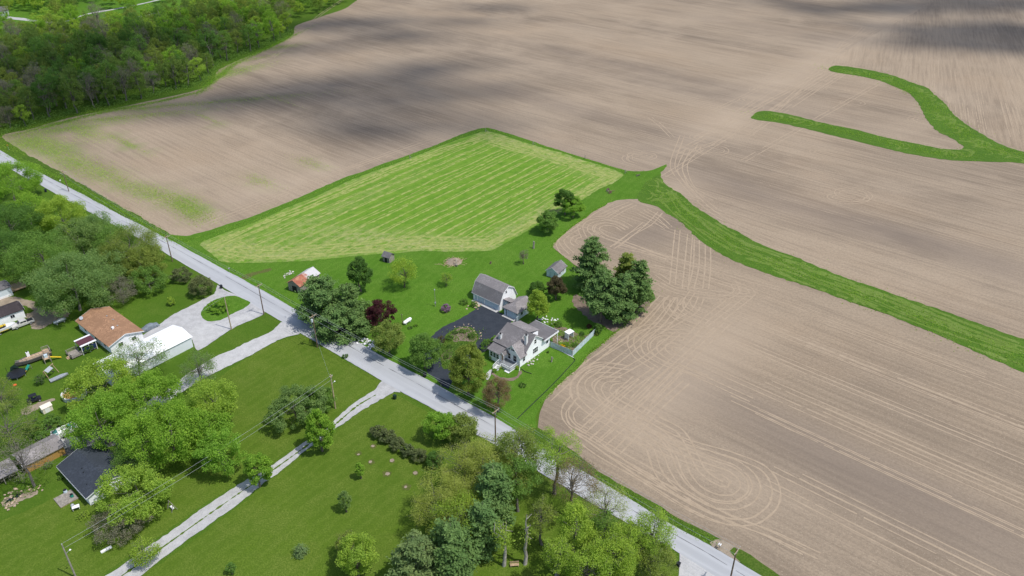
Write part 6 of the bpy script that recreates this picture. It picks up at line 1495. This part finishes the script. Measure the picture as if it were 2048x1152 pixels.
# ------------------------------------------------------------------ play yard
e = empty('play_ship', at(68, 722), LOT - 8, 'timber play ship with raised stern on the back lawn', 'play structure')
M['hull_dark'] = siding('weathered_planks', (.10, .095, .09), step=.3)
hull(e, 8.4, 2.6, 1.25, M['hull_dark'], 0)
e.rotation_euler.z += math.pi
for i in range(9): MB().box(-4.0 + i * .8, -3.25 + i * .8, -1.05 + max(0, i - 5) * .2, 1.05 - max(0, i - 5) * .2, 1.27, 1.33).build('deck_plank', M['wood_tan'], e)
MB().box(-4.3, -2.6, -1.25, 1.25, 1.34, 1.5).build('stern_deck', M['wood_tan'], e); railing(e, [(-2.6, -1.2, 1.5), (-4.2, -1.2, 1.5), (-4.2, 1.2, 1.5), (-2.6, 1.2, 1.5)], 0, m=M['wood_grey'])
railing(e, [(-2.4, 1.15, 1.3), (1.6, 1.15, 1.36), (3.9, .1, 1.4)], 0, .6, m=M['wood_grey'])
MB().box(.3, 1.0, -1.5, -.7, 1.35, 2.5).build('mast_box', M['white_trim'], e); MB().box(.42, .88, -1.52, -1.0, 2.5, 2.52).build('hatch', M['dark'], e)
e = empty('slide_tower', at(96, 724), LOT - 8, 'timber play tower with yellow slide beside the play ship', 'play structure')
for x in (-.7, .7):
    for y in (-.7, .7): MB().box(x-.07, x+.07, y-.07, y+.07, 0, 2.4).build('post', M['wood_grey'], e)
MB().box(-.8, .8, -.8, .8, 1.3, 1.4).build('platform', M['wood_tan'], e); MB().box(-.8, .8, .72, .8, 1.4, 2.1).build('side_panel', M['wood_grey'], e); MB().box(-.4, .4, -.1, .6, 1.4, 2.2).build('crate', M['door_blue'], e)
MB().ext([(.8, -.6, 1.4), (.8, .0, 1.4), (3.2, .0, .15), (3.2, -.6, .15)], (0, 0, .1)).build('slide', M['yellow'], e)
e = empty('green_slide', at(61, 738), LOT + 30, 'green and yellow plastic slide below the play ship', 'play structure')
MB().ext([(0, -.35, 1.3), (0, .35, 1.3), (-1.5, .35, .6), (-1.5, -.35, .6)], (0, 0, .1)).build('upper_chute', M['teal'], e); MB().ext([(-1.5, -.35, .6), (-1.5, .35, .6), (-3.2, .35, .12), (-3.2, -.35, .12)], (0, 0, .1)).build('lower_chute', M['yellow'], e)
for y in (-.4, .4): MB().bar((.1, y, 0), (0, y, 1.4), .08).build('leg', M['wood_grey'], e)
e = empty('swing_set', at(102, 752), LOT + 30, 'tall timber swing set with grey canopy', 'swing set')
for x in (-1.7, 1.7):
    for y in (-1.0, 1.0): MB().bar((x, y, 0), (x * .9, 0, 2.6), .11).build('leg', M['wood_tan'], e)
MB().bar((-1.9, 0, 2.6), (1.9, 0, 2.6), .12).build('beam', M['wood_tan'], e)
MB().ext([(-1.4, -.9, 2.15), (.6, -.9, 2.15), (.6, .0, 2.72), (-1.4, .0, 2.72)], (0, 0, .03)).build('canopy', M['steel'], e)
for x in (.9, 1.3): MB().bar((x, 0, 2.6), (x, 0, .6), .02).build('swing_rope', M['black'], e)
MB().box(.85, 1.35, -.15, .15, .56, .6).build('swing_seat', M['black'], e)
e = empty('trampoline', at(35, 752), 0, 'round black trampoline with sagging net on the back lawn', 'trampoline')
MB().lathe([(2.0, .82), (2.0, .86)], 28).build('mat', M['black'], e)
MB().tube([(2.15 * math.cos(a), 2.15 * math.sin(a), .86) for a in np.linspace(0, 2*math.pi, 29)], .07, 6).build('rim', M['bin_blue'], e)
for i in range(6):
    a = i * math.pi / 3; MB().bar((2.1*math.cos(a), 2.1*math.sin(a), 0), (2.1*math.cos(a), 2.1*math.sin(a), .84), .07).build('leg', M['steel'], e)
for i in (1, 2, 3): a = i * math.pi / 3; MB().bar((2.2*math.cos(a), 2.2*math.sin(a), .8), (2.2*math.cos(a), 2.2*math.sin(a), 2.6), .06).build('net_pole', M['black'], e)
MB().ext([(2.1*math.cos(R(a)), 2.1*math.sin(R(a)), .9) for a in (100, 130, 160)] + [(2.1*math.cos(R(150)), 2.1*math.sin(R(150)), 1.9), (2.1*math.cos(R(120)), 2.1*math.sin(R(120)), 2.3)], (.02, .02, 0)).build('net', M['bin_green'], e)
e = empty('swimming_pool', at(150, 792), 0, 'round white walled pool half hidden by the leafy trees', 'pool')
MB().lathe([(2.7, 0), (2.7, 1.1), (2.85, 1.12), (2.85, 1.2), (2.6, 1.2), (2.6, .5), (.01, .5)], 30).build('wall', M['boat_white'], e)
MB().lathe([(2.55, .52), (2.55, .54)], 30).build('cover_sheet', M['wood_orange'], e)
e = empty('orange_ball', at(30, 771), 0, 'small orange toy dish on the grass', 'toy'); M['orange'] = plain('orange_plastic', (.6, .12, .03), .4)
MB().lathe([(.1, 0), (.4, .05), (.45, .2), (.4, .22), (.1, .1)], 14).build('dish', M['orange'], e)

# ------------------------------------------------------------------ weeds and rough grass (too many to count)
def tufts(name, label, specs, n, size, m, z=.03, up=.2):
    P = []
    for (px, py, ra, rc_, deg, k_) in specs:
        c = at(px, py); a = R(deg); q = int(n * k_ * ra * rc_ / sum(s[2]*s[3]*s[5] for s in specs))
        u_, v_ = TRK.normal(size=q) * ra * .6, TRK.normal(size=q) * rc_ * .6
        v_ = np.round(v_ / .76) * .76 + TRK.normal(size=q) * .12 if name == 'field_weeds' else v_
        P.append(np.column_stack([c.x + u_*math.cos(a) - v_*math.sin(a), c.y + u_*math.sin(a) + v_*math.cos(a), z + np.abs(TRK.normal(size=q)) * size * .3]))
    tag(link(name, quads_mesh(name, leaf_quads(np.concatenate(P), size, up=up), m)), label, 'weeds', kind='stuff')
tufts('field_weeds', 'green weeds sprouting in patches of the ploughed field', weed_b, 34000, .3, LM['lime'], up=1.6)
vb = []
for pts, w in (([(30, 318), (110, 352), (190, 395), (250, 426), (300, 455), (340, 478), (372, 482)], 1.6), ([(1050, 870), (1119, 915), (1195, 953), (1275, 1000), (1366, 1052), (1425, 1084)], 1.0), ([(375, 480), (402, 474), (522, 433), (702, 357), (842, 306), (922, 274), (969, 259), (1000, 265), (1100, 297), (1250, 343)], .3),
               ([(430, 522), (510, 564), (620, 622), (720, 676)], .5), ([(1105, 495), (1112, 480), (1135, 460), (1182, 425), (1217, 405)], .5), ([(1086, 800), (1134, 753), (1178, 709), (1234, 662), (1296, 608)], .6), ([(60, 262), (200, 226), (320, 203), (400, 184), (430, 160), (470, 128), (586, 72)], 2.0)):
    for a, b in zip(pts[:-1], pts[1:]):
        A, B = at(*a), at(*b); L = (B - A).length; vb.append(((a[0]+b[0])/2, (a[1]+b[1])/2, L * .62, w, math.degrees(math.atan2(B.y-A.y, B.x-A.x)), 1.0))
tufts('verge_grass', 'rank grass along the verges and field edges', vb, 30000, .3, LM['bright'], z=.1)
wb = [((a[0]+b[0])/2, (a[1]+b[1])/2, (at(*b)-at(*a)).length * .6, w, math.degrees(math.atan2((at(*b)-at(*a)).y, (at(*b)-at(*a)).x)), 1.0) for pts, w in (([(1310, 376), (1400, 452), (1500, 508), (1640, 560), (1800, 618), (1940, 678), (2060, 725)], 5.0),
      ([(1665, 138), (1780, 158), (1850, 195), (1890, 240), (1960, 290), (2050, 315)], 6.0), ([(1515, 230), (1620, 248), (1750, 278), (1880, 308), (1960, 312)], 4.0)) for a, b in zip(pts[:-1], pts[1:])]
tufts('waterway_tufts', 'tall grass growing in the field waterways', wb, 12000, .36, LM['bright'], z=.12, up=1.0)
hp_ = px_poly([(402, 488), (440, 473), (520, 442), (610, 405), (700, 364), (780, 333), (842, 311), (922, 279), (969, 265), (1000, 271), (1060, 290), (1100, 302), (1180, 328), (1245, 349), (1225, 364), (1180, 389), (1130, 418), (1090, 438), (1040, 468), (1000, 490), (982, 499), (920, 502), (840, 501), (760, 506), (700, 511), (640, 517), (560, 522), (450, 524), (425, 508)])
M['hay'] = gravel_mat('dry_hay', (.18, .24, .048), (.31, .33, .11), .5)
lo, hi = hp_.min(0), hp_.max(0); c0 = (lo + hi) / 2
ca, sa = math.cos(R(LOT + 1.5)), math.sin(R(LOT + 1.5))
items = []
for k in range(-26, 27):
    for sub, w_ in ((0, .6), (1.3, .3)):
        if sub and TRK.random() < .3: continue
        u_ = np.arange(-110, 110, 1.0); ph = TRK.uniform(0, 6); wav = np.convolve(TRK.normal(size=len(u_) + 8), np.ones(9) / 9, 'valid')
        v_ = k * 4.25 + sub + np.sin(u_ * .03 + ph) * .35 + wav * .55
        # rows bend into the turning strip near the ends of the meadow
        items.append((np.column_stack([c0[0] + u_*ca - v_*sa, c0[1] + u_*sa + v_*ca]), w_, .1))
ribbons('hay_swath', items, M['hay'], bpy.data.objects['hay_meadow'], gap=.16, clip=hp_, jit=.5)
items = []
for pts, n_ in (([(440, 500), (480, 515), (560, 518), (700, 508), (820, 497), (900, 497), (980, 495)], 5), ([(985, 278), (1060, 298), (1130, 318), (1200, 340), (1238, 352)], 4), ([(985, 492), (1060, 452), (1130, 412), (1200, 372), (1238, 353)], 2), ([(420, 500), (430, 492), (520, 452), (640, 402), (760, 350), (900, 296), (968, 274)], 2)):
    P = smooth_path([at(*p) for p in pts], False, 1.0); d = np.gradient(P, axis=0); n = np.stack([-d[:, 1], d[:, 0]], 1); n /= np.linalg.norm(n, axis=1, keepdims=True)
    for k in range(n_):
        wav = np.convolve(TRK.normal(size=len(P) + 8), np.ones(9) / 9, 'valid')[:, None]
        for sgn in (1, -1): items.append((P + n * (sgn * k * 1.9 + wav * .8), .8, .104))
ribbons('headland_swath', items, M['hay'], bpy.data.objects['hay_meadow'], gap=.36, clip=hp_, jit=.5)
tufts('island_groundcover', 'low green plants covering the driveway island', [(900, 680, 3.2, 1.6, 30, 1), (930, 664, 3.5, 1.2, 0, 1), (945, 676, 1.6, 1.8, 0, 1), (893, 705, 2.2, 3, 60, 1.2), (900, 725, 2, 2.5, 60, 1.2), (915, 700, 3, 2.5, 40, 1)], 2600, .34, LM['green'], z=.2, up=.5)
tufts('garden_groundcover', 'low garden plants inside the board fence', [(1118, 668, 2.5, 2, 0, 1), (1145, 690, 2.5, 1.6, 40, 1), (1160, 676, 2.5, 1.4, 40, 1), (1125, 690, 1.6, 1.4, 0, 1), (1112, 652, 2, 1, 0, 1)], 1900, .3, LM['bright'], z=.2, up=.5)
tufts('pond_plants', 'low plants around the stone pond', [(45, 986, 3, 1.2, 30, 1), (15, 1008, 1, 1, 0, 1), (60, 980, 2, 1, 20, 1)], 420, .28, LM['green'], z=.15, up=.5)
# ------------------------------------------------------------------ clouds drifting above the field (their shadows fall in view)
t = NT('cloud_vapour')
d_ = t.n('ShaderNodeBsdfDiffuse', {'Color': (.93, .94, .96)}); tr_ = t.n('ShaderNodeBsdfTranslucent', {'Color': (.93, .94, .96)})
mx = t.n('ShaderNodeMixShader', {0: .45, 1: d_.outputs[0], 2: tr_.outputs[0]}); t.t.links.new(mx.outputs[0], t.out.inputs[0])
M['cloud'] = t.m
CALT = 3200.0
bm = bmesh.new(); bmesh.ops.create_icosphere(bm, subdivisions=1, radius=1); ICO_V = np.array([tuple(v.co) for v in bm.verts]); ICO_F = np.array([[v.index for v in f.verts] for f in bm.faces]); bm.free()
CR = np.random.default_rng(3)
def cloud(blobs_px, dens=1.0):
    """blobs_px: (px, py, half length m, half depth m, heading) of the shadow pieces on the ground"""
    V, F_, off = [], [], 0
    for (px, py, ra, rb, deg, k) in blobs_px:
        c = at(px, py); a = R(deg)
        rb = rb * 1.2
        n = int(ra * rb / 44 * k * dens)
        r_ = np.abs(CR.normal(size=n)) * .55; th = CR.uniform(0, 6.283, n)
        u_, v_ = np.cos(th) * r_ * ra, np.sin(th) * r_ * rb
        for i in range(n):
            s = CR.uniform(3.0, 7.5) * (1.15 - min(.6, r_[i] * .35)); z = CALT + CR.normal() * 18 * max(0, 1 - r_[i])
            sp = SUN * (z / SUN.z)
            p = np.array([c.x + u_[i]*math.cos(a) - v_[i]*math.sin(a) + sp.x, c.y + u_[i]*math.sin(a) + v_[i]*math.cos(a) + sp.y, z])
            V.append(ICO_V * (s, s, s * .7) + p); F_.append(ICO_F + off); off += len(ICO_V)
    o = link('cloud', mesh_np('cloud', np.concatenate(V), 3, np.concatenate(F_), M['cloud'], True)); tag(o, kind='structure')
cloud([(1960, 60, 90, 34, 0, 2.6), (1800, 15, 80, 30, 0, 2.2), (1660, 20, 60, 18, -8, 1.8), (2100, 75, 90, 40, 0, 2.4), (1900, 85, 80, 16, -4, 2.2), (2000, 5, 120, 44, 0, 2.4), (1560, 5, 50, 16, -8, 1.0), (2000, 98, 70, 14, -3, 1.8), (1760, 55, 50, 12, -10, 1.3)])
cloud([(700, 45, 70, 20, 4, 2.2), (800, 72, 48, 18, 0, 2.0), (610, 55, 45, 20, 0, 2.0), (920, 44, 44, 13, 0, 2.0), (560, 95, 36, 18, 10, 1.7), (640, 95, 50, 14, 0, 1.5), (980, 15, 60, 12, 0, 1.2)])
cloud([(870, 132, 44, 18, 15, 2.4), (780, 160, 55, 20, 15, 2.4), (660, 170, 55, 20, 10, 2.0), (560, 192, 50, 19, 8, 2.1), (470, 212, 40, 15, 8, 1.8), (740, 205, 55, 18, -8, 2.0), (860, 185, 40, 14, 0, 1.4)])
cloud([(930, 190, 40, 13, 10, 2.0), (1015, 180, 36, 8, 12, 1.6), (720, 255, 44, 13, -8, 1.9), (820, 270, 44, 11, 0, 1.9), (880, 245, 60, 15, 0, 1.3)])
cloud([(180, 130, 80, 38, 8, 2.0), (330, 100, 70, 30, 10, 1.8), (60, 180, 60, 34, 0, 1.8), (150, 215, 50, 20, 10, 1.7), (440, 60, 55, 18, 10, 1.4), (280, 190, 40, 15, 10, 1.5), (60, 245, 40, 16, 10, 1.5), (330, 225, 50, 14, 12, 1.1)])
